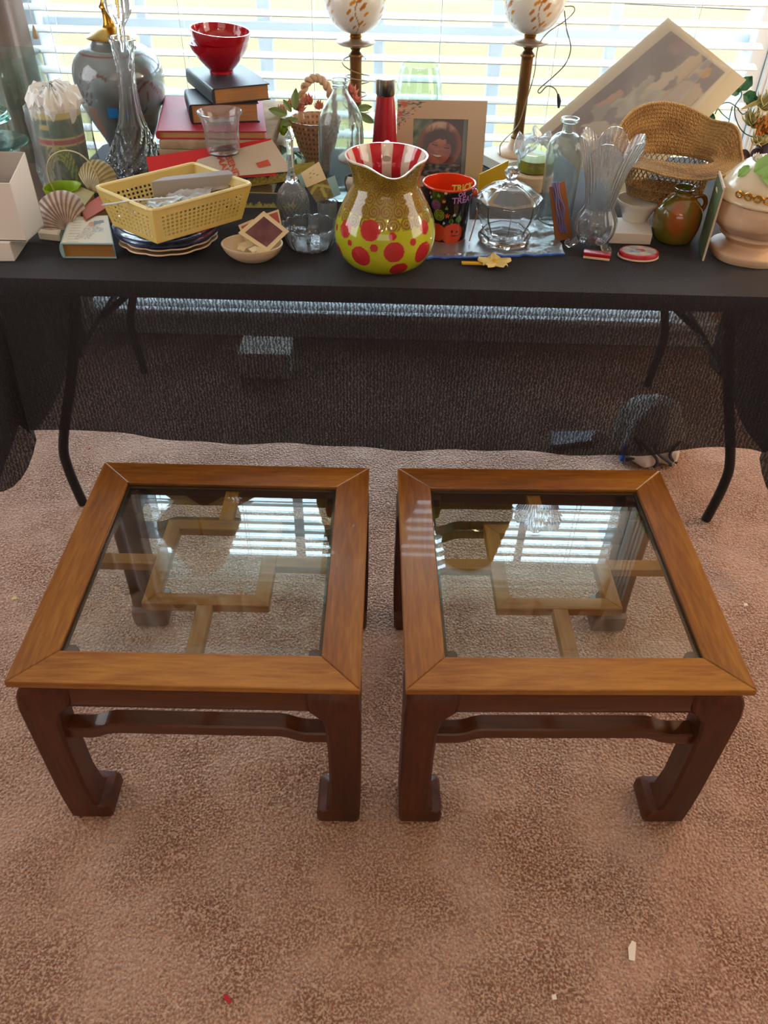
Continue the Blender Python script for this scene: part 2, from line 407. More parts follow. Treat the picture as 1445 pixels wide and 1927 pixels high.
mat('white_card', '#e3dcd3', .8); mat('inner_card', '#b5a99c', .9)
mat('tissue', '#eef0ee', .9, bump=(40, .3))
mat('red_gloss', '#c01024', .12, coat=1, trans=.25); mat('red_paint', '#b5142c', .25, coat=.4)
mat('red_cloth_cover', '#a3283c', .55, bump=(300, .05)); mat('black_cover', '#34363c', .45); mat('navy_cover', '#23252b', .45)
mat('blue_cover', '#8fb3b8', .5); mat('page_edge', '#b98b5c', .9, n=(60, '#a3764a', .6), stretch=(.2, .2, 4))
mat('page_edge2', '#a5763b', .9, n=(50, '#8a602c', .7), stretch=(.2, .2, 4))
mat('newsprint', '#b59c7c', .95, n=(20, '#8d7558', .9)); mat('red_folder', '#d81f26', .55); mat('envelope', '#dccdbb', .85)
mat('brass', '#b98a3a', .25, metal=1); mat('old_brass', '#7d5a34', .38, metal=.85, n=(30, '#5d4227', .6)); mat('brass_plate', '#a08a78', .35, metal=.5)
mat('steel', '#b9b6b0', .25, metal=1, bump=(90, .02)); mat('cord_brown', '#5c5148', .5); mat('cord_clear', '#9d8c66', .3); mat('black_plastic', '#1b1a1c', .35)
mat('shade_olive', '#a39a4a', .85, n=(30, '#8a8138', .5)); mat('shade_cream', '#d8cfb8', .85)
mat('yellow_plastic', '#ccb260', .4, coat=.1); mat('yellow_plastic2', '#e3bb12', .35)
mat('grey_card', '#a9a5a3', .75); mat('grey_plastic', '#b9bab6', .35); mat('dark_void', '#55504c', .8)
mat('cream_ceramic', '#e4d0b0', .2, coat=.6); mat('cream_matte', '#e1c9a8', .55); mat('white_ceramic', '#e9e2d6', .15, coat=.6)
mat('bisque', '#d9b899', .5, n=(30, '#cfae8e', .5)); mat('frame_ivory', '#b99f86', .5); mat('slide_card', '#e2cfa6', .8)
mat('lime_plastic', '#8db021', .35); mat('rattan', '#cdbd8d', .55); mat('wicker', '#b98f6c', .6); mat('wicker_dark', '#7d5a3e', .7)
mat('coral_petal', '#e59a85', .8, n=(40, '#cf7a66', .8)); mat('leaf_green', '#7fa56a', .6, n=(20, '#a9c48a', .6)); mat('leaf_dark', '#2c5a42', .55)
mat('ivy_green', '#2f6b50', .5); mat('dry_petal', '#a5a06c', .85, n=(30, '#d2cba0', .8)); mat('rust_seed', '#a5641f', .8); mat('purple_fabric', '#6d5a9a', .7); mat('dark_purple', '#3c3248', .8)
mat('straw', '#a07c48', .8, n=(90, '#c9a873', .9), bump=(300, .8, 'v'), stretch=(1, 1, 2)); mat('straw_edge', '#c4a26a', .8, bump=(300, .6, 'v'))
mat('straw_weave', vcol=True, rough=.8, bump=(260, .7, 'v'))
mat('gold_paint', '#c8913a', .25, metal=.7); mat('pink_ceramic', '#e08d86', .3); mat('mint_ceramic', '#9fcf7c', .3)
mat('blue_plastic', '#2b5fc4', .4); mat('kraft', '#a3693c', .8); mat('lilac_ribbon', '#8a85c4', .5); mat('orange_enamel', '#e2431c', .2, coat=.6)
mat('yellow_felt', '#e8d28a', .85); mat('yellow_felt2', '#e3b420', .7); mat('mat_board', '#cfc7ac', .8); mat('card_green', '#5b6b46', .6)
mat('text_purple', '#b07ac0', .4); mat('text_lime', '#b9c450', .4); mat('text_red', '#d9614c', .7); mat('text_grey', '#4d535c', .6)
mat('scrap_white', '#efe4d6', .8); mat('scrap_red', '#b5202c', .8); mat('scrap_yellow', '#d9c873', .8)
mat('dark_bag', '#3d3c48', .8); mat('pale_bag', '#d9cfc8', .7); mat('magazine_cover', '#c3c4d2', .35)
mat('blue_sticker', '#1f78c8', .6)
# straw lattice: open weave with real gaps in the vents
# ================================================================== SETTING
XL, XR, YB, YW, ZC = -2.3, 2.3, -2.4, 2.74, 2.62
YS = 2.66                       # plane of the blinds
WX0, WX1, WZ0, WZ1 = -1.13, 1.13, .12, 2.22
def carpet_geo():
    nu, nv = 300, 330
    def f(u, v):
        x = XL + (XR - XL) * u; y = YB + (YW - YB) * v
        return (x, y, -.004 + .0035 * h01(x * 14, y * 14, 0) + .002 * h01(x * 45, y * 45, 3))
    return grid(f, nu, nv)
struct('floor', carpet_geo(), 'carpet', smooth=True)
struct('ceiling', box((XL - .1, YB - .1, ZC), (XR + .1, YW + .25, ZC + .1)), 'ceiling_paint')
struct('wall_left', box((XL - .1, YB, -.05), (XL, YW, ZC)), 'wall_paint')
struct('wall_right', box((XR, YB, -.05), (XR + .1, YW, ZC)), 'wall_warm')
struct('wall_back', box((XL, YB - .1, -.05), (XR, YB, ZC)), 'wall_paint')
struct('wall_front', join(box((XL, YW, -.05), (WX0, YW + .12, ZC)), box((WX1, YW, -.05), (XR, YW + .12, ZC)),
                          box((WX0, YW, -.05), (WX1, YW + .12, WZ0)), box((WX0, YW, WZ1), (WX1, YW + .12, ZC))), 'wall_warm')
# window: outer frame, jamb casings, muntins, glass
win = thing('window_1', (0, YW, 0), None, None); win['kind'] = 'structure'
for k_ in ('label', 'category'):
    if k_ in win: del win[k_]
def wp(name, geo, m, smooth=False): return obj(name, xf(geo, t=(0, -YW, 0)), m, win, smooth)
cw = .085
wp('window_frame', join(box((WX0, YW - .005, WZ0), (WX0 + .05, YW + .1, WZ1), .004), box((WX1 - .05, YW - .005, WZ0), (WX1, YW + .1, WZ1), .004),
                        box((WX0, YW - .005, WZ0), (WX1, YW + .1, WZ0 + .035), .004), box((WX0, YW - .005, WZ1 - .05), (WX1, YW + .1, WZ1), .004)), 'vinyl_white')
for sgn, x0 in ((-1, WX0 - cw), (1, WX1)):
    g = join(box((x0, YW - .022, WZ0 - .02), (x0 + cw, YW, WZ1 + .09), .004), *[box((x0 + .012 + .018 * k, YW - .03, WZ0), (x0 + .022 + .018 * k, YW - .02, WZ1 + .08), .004) for k in range(4)])
    wp('side_casing', g, 'trim_white')
wp('window_sill', box((WX0 - .09, YW - .06, WZ0 - .035), (WX1 + .09, YW + .01, WZ0), .006), 'trim_white')
mx = [U(x, 120, Y=2.8)[0] for x in (281, 503, 712, 930, 1143)]
for i, x in enumerate(mx):
    w_ = .022 if i in (1, 3) else .017
    wp('muntin', box((x - w_, YW + .05, WZ0 + .04), (x + w_, YW + .075, WZ1 - .04), .004), 'vinyl_white')
zr = U(722, 60, Y=2.8)[2]
wp('meeting_rail', box((WX0 + .04, YW + .045, zr - .024), (WX1 - .04, YW + .085, zr + .024), .004), 'vinyl_white')
for z_ in (zr - .42,):
    wp('horizontal_muntin', box((WX0 + .04, YW + .052, z_ - .012), (WX1 - .04, YW + .072, z_ + .012), .003), 'vinyl_white')
wp('glass_pane', box((WX0 + .04, YW + .06, WZ0 + .04), (WX1 - .04, YW + .064, WZ1 - .04)), 'pane_glass')

# white slatted blind: each slat a part
blind = thing('window_blind', (0, YS, WZ0), 'white horizontal slat blind hanging across the whole window', 'blind')
BX0, BX1 = -1.085, 1.075
z1s = U(600, 66, Y=YS)[2]; dz = (U(600, 26, Y=YS)[2] - U(600, 180, Y=YS)[2]) / 4
def slat():
    a = math.radians(13)   # front edge low
    def f(u, v):
        s_ = (v - .5) * .043; bow = .003 * (1 - (2 * v - 1) ** 2)
        return (BX0 + (BX1 - BX0) * u, s_ * math.cos(a), s_ * math.sin(a) + bow)
    return shell(grid(f, 6, 5), .0032)
first = None; zz = z1s
while zz - dz > WZ0 + .04: zz -= dz
while zz < WZ1 - .02:
    if first is None: first = obj('slat', slat(), 'slat_white', blind, True); o = first
    else: o = first.copy(); C.objects.link(o)
    o.location = (0, 0, zz - WZ0); zz += dz
obj('bottom_rail', box((BX0, -.022, .004), (BX1, .022, .024), .003), 'slat_white', blind)
obj('head_rail', box((BX0, -.03, WZ1 - WZ0 - .01), (BX1, .03, WZ1 - WZ0 + .045), .004), 'slat_white', blind)
for x in (110, 348, 590, 826, 1041, 1295):
    X = U(x, 120, Y=YS - .028)[0]
    obj('ladder_cord', join(tube([(X, -.0275, .01), (X, -.0275, WZ1 - WZ0)], .0011, 5), tube([(X, .0275, .01), (X, .0275, WZ1 - WZ0)], .0011, 5)), 'cord_white', blind)
P_ = U(63, 50, Y=YS - .05)
pc = thing('pull_cord', (P_[0], P_[1], P_[2] - .02), 'white blind pull cord with small wooden tassel at the left of the window', 'cord')
obj('cord', tube([(0, 0, .02), (0, .0, .5), (0, .012, 1.0)], .0012, 5), 'cord_white', pc)
mat('tassel_wood', '#b59a72', .5)
obj('tassel', lathe(spl([(.0005, -.012), (.008, -.008), (.006, .008), (.002, .022), (.0005, .024)], 4), 12), 'tassel_wood', pc)
# floral valance over the top of the window (seen only mirrored in the table glass)
def valance(u, v):
    x = -1.3 + 2.6 * u; dr = .34 + .05 * math.cos(u * 2 * PI * 4)
    return (x, .03 * math.sin(u * 2 * PI * 22) * (.3 + .7 * v), -dr * v)
val = obj('valance', shell(grid(valance, 220, 8), .002), 'floral_valance', None, True, loc=(0, 2.55, 2.52), label='gathered cream and rust floral valance across the top of the window', cat='valance')
# baseboards
struct('baseboard_front', box((XL, YW - .015, 0), (XR, YW, .11), .003), 'trim_white')
struct('baseboard_left', box((XL, YB, 0), (XL + .015, YW, .11), .003), 'trim_white')
struct('baseboard_right', box((XR - .015, YB, 0), (XR, YW, .11), .003), 'trim_white')
# grey-taupe curtain at the left edge of the window
mat('curtain_fabric', '#b5aca6', .95, n=(6, '#8a807b', .5))
def curt(u, v):
    return (-1.62 + .56 * u, .022 * math.sin(u * 2 * PI * 7 + .6 * math.sin(v * 5)), 2.2 * v)
obj('curtain', shell(grid(curt, 100, 10), .003), 'curtain_fabric', None, True, loc=(0.0, 2.60, .05), label='grey taupe curtain hanging at the left edge of the window', cat='curtain')
# outside
struct('ground', grid(lambda u, v: (-30 + 60 * u, 2.95 + 45 * v, -.45), 2, 2), 'lawn')
pr = [U(1120, 4, z=-.44), U(1500, 22, z=-.44), U(1500, -70, z=-.44), U(1060, -60, z=-.44)]
struct('driveway', (np.array(pr), [(0, 1, 2, 3)]), 'driveway')

# ================================================================== COFFEE TABLES
TW, TD, TH = .575, .5836, .44
def board(side):
    w, d, f = TW / 2, TD / 2, .068; e = .0004
    P = {'f': [(-w, -d), (w, -d), (w - f - e, -d + f), (-w + f + e, -d + f)], 'b': [(w, d), (-w, d), (-w + f + e, d - f), (w - f - e, d - f)],
         'l': [(-w, d - e), (-w, -d + e), (-w + f, -d + f + e), (-w + f, d - f - e)], 'r': [(w, -d + e), (w, d - e), (w - f, d - f - e), (w - f, -d + f + e)]}[side]
    return prism(P, TH - .014, TH, .0016)
def table_leg(sx, sy):
    L = [(.0, .006, .078), (.006, .003, .083), (.03, .002, .084), (.042, .002, .079), (.048, .0015, .066), (.06, .001, .061), (.12, .0, .058), (.24, .0, .058), (.31, .0, .06), (.345, .0, .066), (.362, .0, .078), (.372, .001, .088), (.39, .003, .088), (.402, .007, .085), (.412, .014, .078), (.4265, .021, .07)]
    V = []; c = .005; k = 8
    for z, o, s in L:
        a, b = o, o + s
        V += [(a + c, a, z), (b - c, a, z), (b, a + c, z), (b, b - c, z), (b - c, b, z), (a + c, b, z), (a, b - c, z), (a, a + c, z)]
    V = np.array(V); n = len(L)
    Fc = [(i * k + j, i * k + (j + 1) % k, (i + 1) * k + (j + 1) % k, (i + 1) * k + j) for i in range(n - 1) for j in range(k)] + [tuple(range(k))[::-1], tuple((n - 1) * k + j for j in range(k))]
    X = (-TW / 2 + V[:, 0]) * (-sx); Y = (-TD / 2 + V[:, 1]) * (-sy)
    return np.c_[X, Y, V[:, 2]], Fc
def apron(sx, sy):
    """rounded rail on one side; sx,sy picks the side"""
    pr = [(.024, .4262), (.021, .418), (.016, .414), (.013, .405), (.010, .39), (.010, .375), (.013, .36), (.018, .353), (.036, .353), (.036, .4262)]
    half = (TW if sy else TD) / 2 - .072; V = []
    for s in (-1, 1):
        for o, z in pr:
            if sy: V.append((s * half, sy * (TD / 2 - o), z))
            else: V.append((sx * (TW / 2 - o), s * half, z))
    n = len(pr); return V, [(i, (i + 1) % n, (i + 1) % n + n, i + n) for i in range(n)] + [tuple(range(n))[::-1], tuple(range(n, 2 * n))]
def stretcher(sy):
    xs = [-.232, -.19, -.175, -.16, -.145, .145, .16, .175, .19, .232]; dzs = [0, 0, .004, .012, .016, .016, .012, .004, 0, 0]
    V = []
    for x, d in zip(xs, dzs):
        for y, z in ((.016, .262), (.016, .284), (.019, .287), (.047, .287), (.050, .284), (.050, .262)): V.append((x, sy * (TD / 2 - y), z + d))
    n = len(xs); k = 6
    return V, [(i * k + j, i * k + (j + 1) % k, (i + 1) * k + (j + 1) % k, (i + 1) * k + j) for i in range(n - 1) for j in range(k)] + [tuple(range(k))[::-1], tuple((n - 1) * k + j for j in range(k))]
ct = thing('coffee_table', (-.3197, 1.0577, 0), 'left low square wooden end table with clear glass top', 'table', .0057)
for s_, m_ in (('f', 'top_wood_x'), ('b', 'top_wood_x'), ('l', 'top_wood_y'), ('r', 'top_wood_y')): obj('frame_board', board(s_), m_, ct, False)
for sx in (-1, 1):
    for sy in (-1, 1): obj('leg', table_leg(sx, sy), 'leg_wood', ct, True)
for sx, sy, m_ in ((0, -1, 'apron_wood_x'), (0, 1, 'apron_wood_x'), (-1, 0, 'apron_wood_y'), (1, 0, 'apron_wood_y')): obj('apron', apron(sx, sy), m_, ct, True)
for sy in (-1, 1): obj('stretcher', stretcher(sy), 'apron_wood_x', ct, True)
def pane():
    w, d = TW / 2 - .068, TD / 2 - .068; bvl = .016; V = []
    for a, z in ((0, .430), (0, .4335), (bvl, .4375)):
        V += [(-w + a, -d + a, z), (w - a, -d + a, z), (w - a, d - a, z), (-w + a, d - a, z)]
    Fc = [(3, 2, 1, 0), (8, 9, 10, 11)] + [(i, (i + 1) % 4, (i + 1) % 4 + 4, i + 4) for i in range(4)] + [(4 + i, 4 + (i + 1) % 4, 8 + (i + 1) % 4, 8 + i) for i in range(4)]
    return V, Fc
obj('glass_top', pane(), 'table_glass', ct, False)
w_, d_ = TW / 2 - .0678, TD / 2 - .0678
obj('glass_rebate', join(*[box(a, b) for a, b in (((-w_, -d_, .4265), (w_, -d_ + .006, .4298)), ((-w_, d_ - .006, .4265), (w_, d_, .4298)), ((-w_, -d_, .4265), (-w_ + .006, d_, .4298)), ((w_ - .006, -d_, .4265), (w_, d_, .4298)))]), 'dark_gasket', ct, False)
fh, fb, fz0, fz1, fo = .115, .028, .406, .425, .013     # fretwork square, its offset towards the back rail
def sh(poly): return [(x, y + fo) for x, y in poly]
for sy in (-1, 1): obj('fretwork_bar', prism(sh([(-fh, sy * fh), (fh, sy * fh), (fh - fb, sy * (fh - fb)), (-fh + fb, sy * (fh - fb))])[::(1 if sy < 0 else -1)], fz0, fz1, .0012), 'fret_wood_x', ct, False)
for sx in (-1, 1): obj('fretwork_bar', prism(sh([(sx * fh, -fh + .0003), (sx * fh, fh - .0003), (sx * (fh - fb), fh - fb - .0003), (sx * (fh - fb), -fh + fb + .0003)])[::(1 if sx > 0 else -1)], fz0, fz1, .0012), 'fret_wood_y', ct, False)
for sy in (-1, 1): obj('fretwork_arm', box((-.014, sy * fh + fo, fz0), (.014, sy * (TD / 2 - .037), fz1), .0012), 'fret_wood_y', ct, False)
for sx in (-1, 1): obj('fretwork_arm', box((sx * fh, fo - .014, fz0), (sx * (TW / 2 - .037), fo + .014, fz1), .0012), 'fret_wood_x', ct, False)
dup(ct, (.32198, 1.06952, 0), .0269, 'right low square wooden end table with clear glass top')

# ================================================================== FOLDING TABLE + CLOTH
FX0, FX1, FY0, FY1 = -.885, .945, 1.605, 2.56
ft = thing('folding_table', ((FX0 + FX1) / 2, FY0 + .4, 0), 'long folding table under the black cloth, on bent dark tube legs', 'table')
def FT(g): return xf(g, t=(-(FX0 + FX1) / 2, -FY0 - .4, 0))
obj('table_top', FT(box((FX0 + .004, FY0 + .004, .695), (FX1 - .004, FY1 - .004, .7365), .008, 2)), 'plastic_top', ft)
for sx, xf_, xt in ((-1, -.869, -.80), (1, .93, .865)):
    for yy in (1.715, 2.44):
        pts = [(xt - sx * .06, yy + (.04 if yy < 2 else -.04), .69), (xt, yy + (.03 if yy < 2 else -.03), .45), (xf_ + sx * .006, yy + (.012 if yy < 2 else -.012), .22), (xf_ + sx * .012, yy, .13), (xf_, yy, .0)]
        obj('leg', FT(tube(spl(pts, 6), .0135, 12)), 'black_metal', ft)
    X = xt - sx * .02
    obj('cross_bar', FT(tube([(X, 1.745, .47), (X, 2.41, .47)], .009, 8)), 'black_metal', ft)
    obj('brace', FT(tube(spl([(X, 1.95, .47), (X - sx * .18, 2.0, .6), (X - sx * .36, 2.05, .692)], 6), .009, 8)), 'black_metal', ft)
# cloth
def hem(x):     # hem height over X on the front side, from photo pixels
    P = [(-.91, .40), (-.80, .372), (-.695, .351), (-.5, .337), (-.3, .331), (0, .328), (.35, .326), (.63, .326), (.76, .343), (.83, .362), (.88, .376), (.91, .375)]
    return float(np.interp(x, [p[0] for p in P], [p[1] for p in P]))
def cloth_geo():
    V, Fc = [], []; R = .035; ring = []
    x0, x1, y0, y1 = FX0 - .004, FX1 + .004, FY0 - .004, FY1 + .004
    def side(a, b, n, nrm):
        for i in range(n): t = i / n; ring.append((a[0] + (b[0] - a[0]) * t, a[1] + (b[1] - a[1]) * t, nrm[0], nrm[1], 0, t))
    def corner(cx, cy, a0, n=14):
        for i in range(n):
            a = a0 + PI / 2 * i / n; ring.append((cx + R * math.cos(a), cy + R * math.sin(a), math.cos(a), math.sin(a), 1 - abs(2 * i / n - 1), 0))
    side((x0 + R, y0), (x1 - R, y0), 120, (0, -1)); corner(x1 - R, y0 + R, -PI / 2)
    side((x1, y0 + R), (x1, y1 - R), 30, (1, 0)); corner(x1 - R, y1 - R, 0)
    side((x1 - R, y1), (x0 + R, y1), 60, (0, 1)); corner(x0 + R, y1 - R, PI / 2)
    side((x0, y1 - R), (x0, y0 + R), 30, (-1, 0)); corner(x0 + R, y0 + R, PI)
    n = len(ring); zt = .7405
    rows = 26
    nt = 14
    cx, cy = (x0 + x1) / 2, (y0 + y1) / 2
    for k in range(nt):            # top sheet, shrinking rings
        s = (k + .001) / nt
        for (x, y, *_ ) in ring:
            X = cx + (x - cx) * s; Y = cy + (y - cy) * s
            V.append((X, Y, zt + .0008 * h01(X * 9, Y * 9)))
    for (x, y, *_) in ring: V.append((x - 0, y, zt - .001))
    for k in range(1, rows + 1):
        v = k / rows
        for (x, y, nx, ny, c, t) in ring:
            back = y > y1 - R * .9
            if ny == -1 and c == 0: hz = hem(x)
            elif c > 0 or (ny != -1 and abs(nx) < .99): hz = .36 - .14 * c if not back else .45
            else: hz = .30
            if y > (y0 + y1) / 2: hz = .62
            if c > 0 and y < 2: hz = .37 - .16 * math.sin(c * PI / 2)
            L = (zt - hz) * v
            out = .012 * math.sin(min(1, L / .03) * PI / 2)
            wave = .006 * math.sin(x * 13 + 1) + .004 * math.sin(x * 31) if abs(ny) > .5 else .008 * math.sin(y * 17)
            out += (wave * v) + (.13 * c * v ** 1.3) + .012 * v * (1 if ny == -1 else .3)
            if ny == -1 and c == 0:
                dl = min(abs(x - x0), abs(x - x1)); out += .05 * math.exp(-(dl / .09) ** 2) * v
            V.append((x + nx * out, y + ny * out, zt - .001 - L + (0.0)))
    tot = nt + 1 + rows
    for r in range(tot - 1):
        for i in range(n):
            a, b = r * n + i, r * n + (i + 1) % n; Fc.append((a, b, b + n, a + n))
    return V, Fc
obj('tablecloth', cloth_geo(), 'black_cloth', None, True, loc=(0, 0, 0), label='sheer black textured tablecloth draped over the long folding table', cat='tablecloth')

# ================================================================== THINGS ON THE LONG TABLE
def at(p, z0=None): return p.P
def pv(name, x, y, pts, m, label, cat, th=.003, seg=48, n=6, mod=None, z0=T, floor_th=None, sx=1, sy=1, col=None, rotz=0):
    """one-mesh hollow vessel measured in photo pixels"""
    p = PL(x, y, z0); pr = wall_of(p.prof(pts, n), th, floor_th)
    return obj(name, lathe(pr, seg, mod, close=False, sx=sx, sy=sy, col=col), m, None, True, loc=p.P, label=label, cat=cat), p
def quad(pxs, z): return [U(x, y, z=z) for x, y in pxs]
def book(name, A, B, Cc, D, z0, z1, cover, pages, label, th=.003, inset=.004, round_spine=True, group=None):
    """A,B spine back/front ; C,D fore-edge front/back (world xy)"""
    A, B, Cc, D = [np.array(p[:2], float) for p in (A, B, Cc, D)]; ctr = (A + B + Cc + D) / 4
    r = thing(name, (*ctr, z0), label, 'book', group=group)
    L = [p - ctr for p in (A, B, Cc, D)]; h = z1 - z0
    a, b, c, d = L; ux = (c - b) / np.linalg.norm(c - b); uy = (a - b) / np.linalg.norm(a - b)
    g = [prism(L, 0, th, .0006), prism(L, h - th, h, .0006)]
    # rounded spine
    pts = []
    for i in range(9):
        t = -PI / 2 + PI * i / 8; pts.append((-.5 * math.cos(t) * .012, h / 2 + math.sin(t) * (h / 2 - .0004)))
    pts += [(.003, h - .0004), (.003, .0004)]
    V = []
    for e in (b, a):
        for o, z in pts: q = e + ux * o; V.append((q[0], q[1], z))
    n = len(pts); g.append((np.array(V), [(i, (i + 1) % n, (i + 1) % n + n, i + n) for i in range(n)] + [tuple(range(n))[::-1], tuple(range(n, 2 * n))]))
    obj('cover', join(*g), cover, r, False)
    P = [a + ux * .003 - uy * inset, b + ux * .003 + uy * inset, c - ux * inset + uy * inset, d - ux * inset - uy * inset]
    obj('page_block', prism(P, th, h - th), pages, r, False)
    return r
def frame_of(P, n):
    pass
def sheet(name, pxs, plane, th, m, label=None, cat=None, parent=None, colfn=None, nu=1, nv=1, group=None):
    """flat card whose 4 corners sit at photo pixels on a given real plane; colfn(u,v) paints the face"""
    p0, n = np.array(plane[0], float), np.array(plane[1], float); n /= np.linalg.norm(n)
    A, B, Cc, D = [U(x, y, plane=(p0, n)) for x, y in pxs]   # A bottom-left, B bottom-right, C top-right, D top-left
    if n @ (CAM - A) < 0: n = -n
    f = lambda u, v: (A * (1 - u) + B * u) * (1 - v) + (D * (1 - u) + Cc * u) * v
    g = shell(grid(f, nu, nv, colfn), th)
    return obj(name, g, m, parent, False, label=label, cat=cat, group=group, world=True)
def tilt_plane(x, y, z, deg, yaw=0):
    """plane through table-level pixel, leaning back deg from vertical"""
    a = math.radians(deg); n = np.array([math.sin(yaw) * math.cos(a), -math.cos(yaw) * math.cos(a), math.sin(a)]); return U(x, y, z=z), n
def petals(c, r, n, rng, aim=None, curl=.4, w=.6, ring=None):
    """loose blossom of cupped petals"""
    gs = []
    for k in range(n):
        a = rng.uniform(0, 2 * PI); e = math.asin(rng.uniform(-.2, 1)) if ring is None else ring
        d = np.array([math.cos(a) * math.cos(e), math.sin(a) * math.cos(e), math.sin(e)])
        t = np.cross(d, (0, 0, 1.)); t /= np.linalg.norm(t) + 1e-9; b = np.cross(t, d); L = r * rng.uniform(.75, 1.1); W = L * w
        def f(u, v): return np.array(c) + d * L * v * (1 - .15 * (2 * u - 1) ** 2) + t * W * (u - .5) * math.sin(PI * min(1, .12 + v * .86)) ** .6 + b * (curl * L * v * v - .25 * L * (2 * u - 1) ** 2 * v)
        gs.append(shell(grid(f, 4, 4), r * .02))
    return join(*gs)
def leaf(p, d, L, W, nrm=(0, 0, 1), bend=.3, lobes=0):
    p = np.array(p, float); d = np.array(d, float); d /= np.linalg.norm(d); s = np.cross(d, nrm); s /= np.linalg.norm(s) + 1e-9; n_ = np.cross(s, d)
    def f(u, v):
        w = math.sin(PI * (v * .96 + .03)) ** .8 * (1 + (.35 * abs(math.sin(v * PI * 2.2)) if lobes else 0))
        return p + d * L * v + s * W * (u - .5) * w + n_ * (-bend * L * v * v + .25 * W * abs(2 * u - 1))
    return shell(grid(f, 4, 8), .0006)
rng = random.Random(11)

# ---- white open carton on a smaller white box, left edge
q0 = U(28, 492, z=T); lz = T + along(q0, (0, 0, 1), 457)
lo = prism([q0[:2], U(54, 453, z=T)[:2], U(-120, 453, z=T)[:2], U(-150, 492, z=T)[:2]], T, lz, .001)
obj('small_box', lo, 'white_card', None, False, world=True, label='low white cardboard box under the open carton at the left table corner', cat='box')
FRb = U(50, 455, z=lz); hb = along(FRb, (0, 0, 1), 345); BRb = U(84, 425, z=lz)
FLb = FRb + np.array([-.2, .0, 0]); BLb = BRb + np.array([-.2, 0, 0])
cb = thing('open_carton', (*((FRb + BLb) / 2)[:2], lz), 'white open-topped carton with blue packing inside, left edge of the table', 'box')
def wallp(P, Q, nm, hp_, hq_, m='white_card'):
    P = np.array(P); Q = np.array(Q); z3 = np.array([0, 0, hb]); obj(nm, shell(([P, Q, Q + z3 * hq_, P + z3 * hp_], [(0, 1, 2, 3)]), .0022), m, cb, False, world=True)
wallp(FLb, FRb, 'side_panel', 1, 1); wallp(FRb, BRb, 'side_panel', 1, 1.28); wallp(BRb, BLb, 'side_panel', 1.28, 1.28, m='inner_card'); wallp(BLb, FLb, 'side_panel', 1.28, 1)
obj('bottom_panel', slab([p + np.array([0, 0, .003]) for p in (FLb, FRb, BRb, BLb)], (0, 0, 1), .002), 'white_card', cb, False, world=True)
mat('blue_packing', '#aab4cc', .6, n=(90, '#3a55a0', .8))
cpk = (FRb + BLb) / 2; pk = []
for i in range(40):
    c = cpk + np.array([rng.uniform(-.085, .085), rng.uniform(-.03, .03), rng.uniform(.085, .1)]); pk.append(ball(c, rng.uniform(.007, .012), 8))
obj('packing', join(*pk), 'blue_packing', cb, True, world=True, kind='stuff')

# ---- glass pieces far left
p = PL(-14, 356); pr = [(.07, 0), (.068, .006), (.03, .02), (.014, .04), (.012, .09), (.03, .105), (.11, .112), (.112, .118), (.03, .118), (.013, .125), (.011, .19), (.03, .203)]
zp = p.z(222); rp = p.r(66, zp)
pr += [(rp, zp - .004), (rp + .003, zp), (rp + .001, zp + .012), (rp - .004, zp + .012), (rp - .006, zp + .002), (.01, zp)]
obj('cake_stand', lathe(spl(pr, 2), 56), 'aqua_glass', None, True, loc=p.P, label='two-tier clear glass pedestal cake stand with aqua edge at far left', cat='stand')
pv('glass_cylinder', 66, 292, [(46, 292), (50, 284), (53, 220), (56, 150), (58, 99)], 'clear_thin', 'very large clear glass cylinder vase at the left by the curtain', 'vase', .003, n=3)

# ---- green tin with tissue in a plastic bag
p = PL(138, 352); zt_ = p.z(203)
gb = thing('gift_tin', p.P, 'green and red patterned gift tin stuffed with white tissue in a clear bag', 'tin')
def tincol(th, r, z, i):
    v = z / zt_; a = th + PI / 2; a = (a + PI) % (2 * PI) - PI
    if v > .93: return lin('#c9b965')
    if .60 < v < .70: return lin('#a5283c') if .615 < v < .685 else lin('#c9b965')
    if .08 < v < .16 and abs(a) < .7: return lin('#a5283c')
    if v < .60:
        d = math.hypot(a * 1.2, (v - .15) * 1.9)
        if .55 < d < 1.0 and int((d - .55) / .06) % 2 == 0: return lin('#9fb32c') if a > 0 else lin('#b9a95e')
        if d < .42 and v > .14: return mixc(lin('#8f8672'), lin('#3f5a48'), .5 + h01(a * 6, v * 9) * 1.5)
    if v > .74 and abs(a + .3) < .25 and abs(v - .84) < .03: return lin('#c9b05e')
    return mixc(lin('#1d4a3a'), lin('#2f6a55'), .5 + h01(a * 5, v * 8, 3) * 1.6)
tp = np.array([(p.r(37, 0) * (1 + .14 * t), zt_ * t) for t in np.linspace(0, 1, 50)])
obj('tin_body', lathe(wall_of(tp, .002), 90, close=False, col=tincol), 'vcol_satin', gb)
rt = tp[-1][0]
def crumple(th, r, z):
    k = 1 + .18 * h01(math.cos(th) * 3, math.sin(th) * 3, z * 30) * min(1, z / (zt_ * .9)); return r * k, z + .02 * h01(math.cos(th) * 4, math.sin(th) * 4, 7 + z * 9)
obj('tissue_paper', lathe([(.001, zt_ - .03), (rt * .9, zt_ - .025), (rt * 1.02, zt_ + .005), (rt * 1.1, zt_ + .02), (rt * 1.0, zt_ + .035), (rt * .8, zt_ + .045), (rt * .6, zt_ + .05), (rt * .3, zt_ + .052), (.001, zt_ + .053)], 90, lambda th, r, z: (r * (1 + .22 * h01(math.cos(th) * 4, math.sin(th) * 4, z * 60)), z + .02 * h01(math.cos(th) * 7, math.sin(th) * 7, r * 60)), close=False), 'tissue', gb, True)
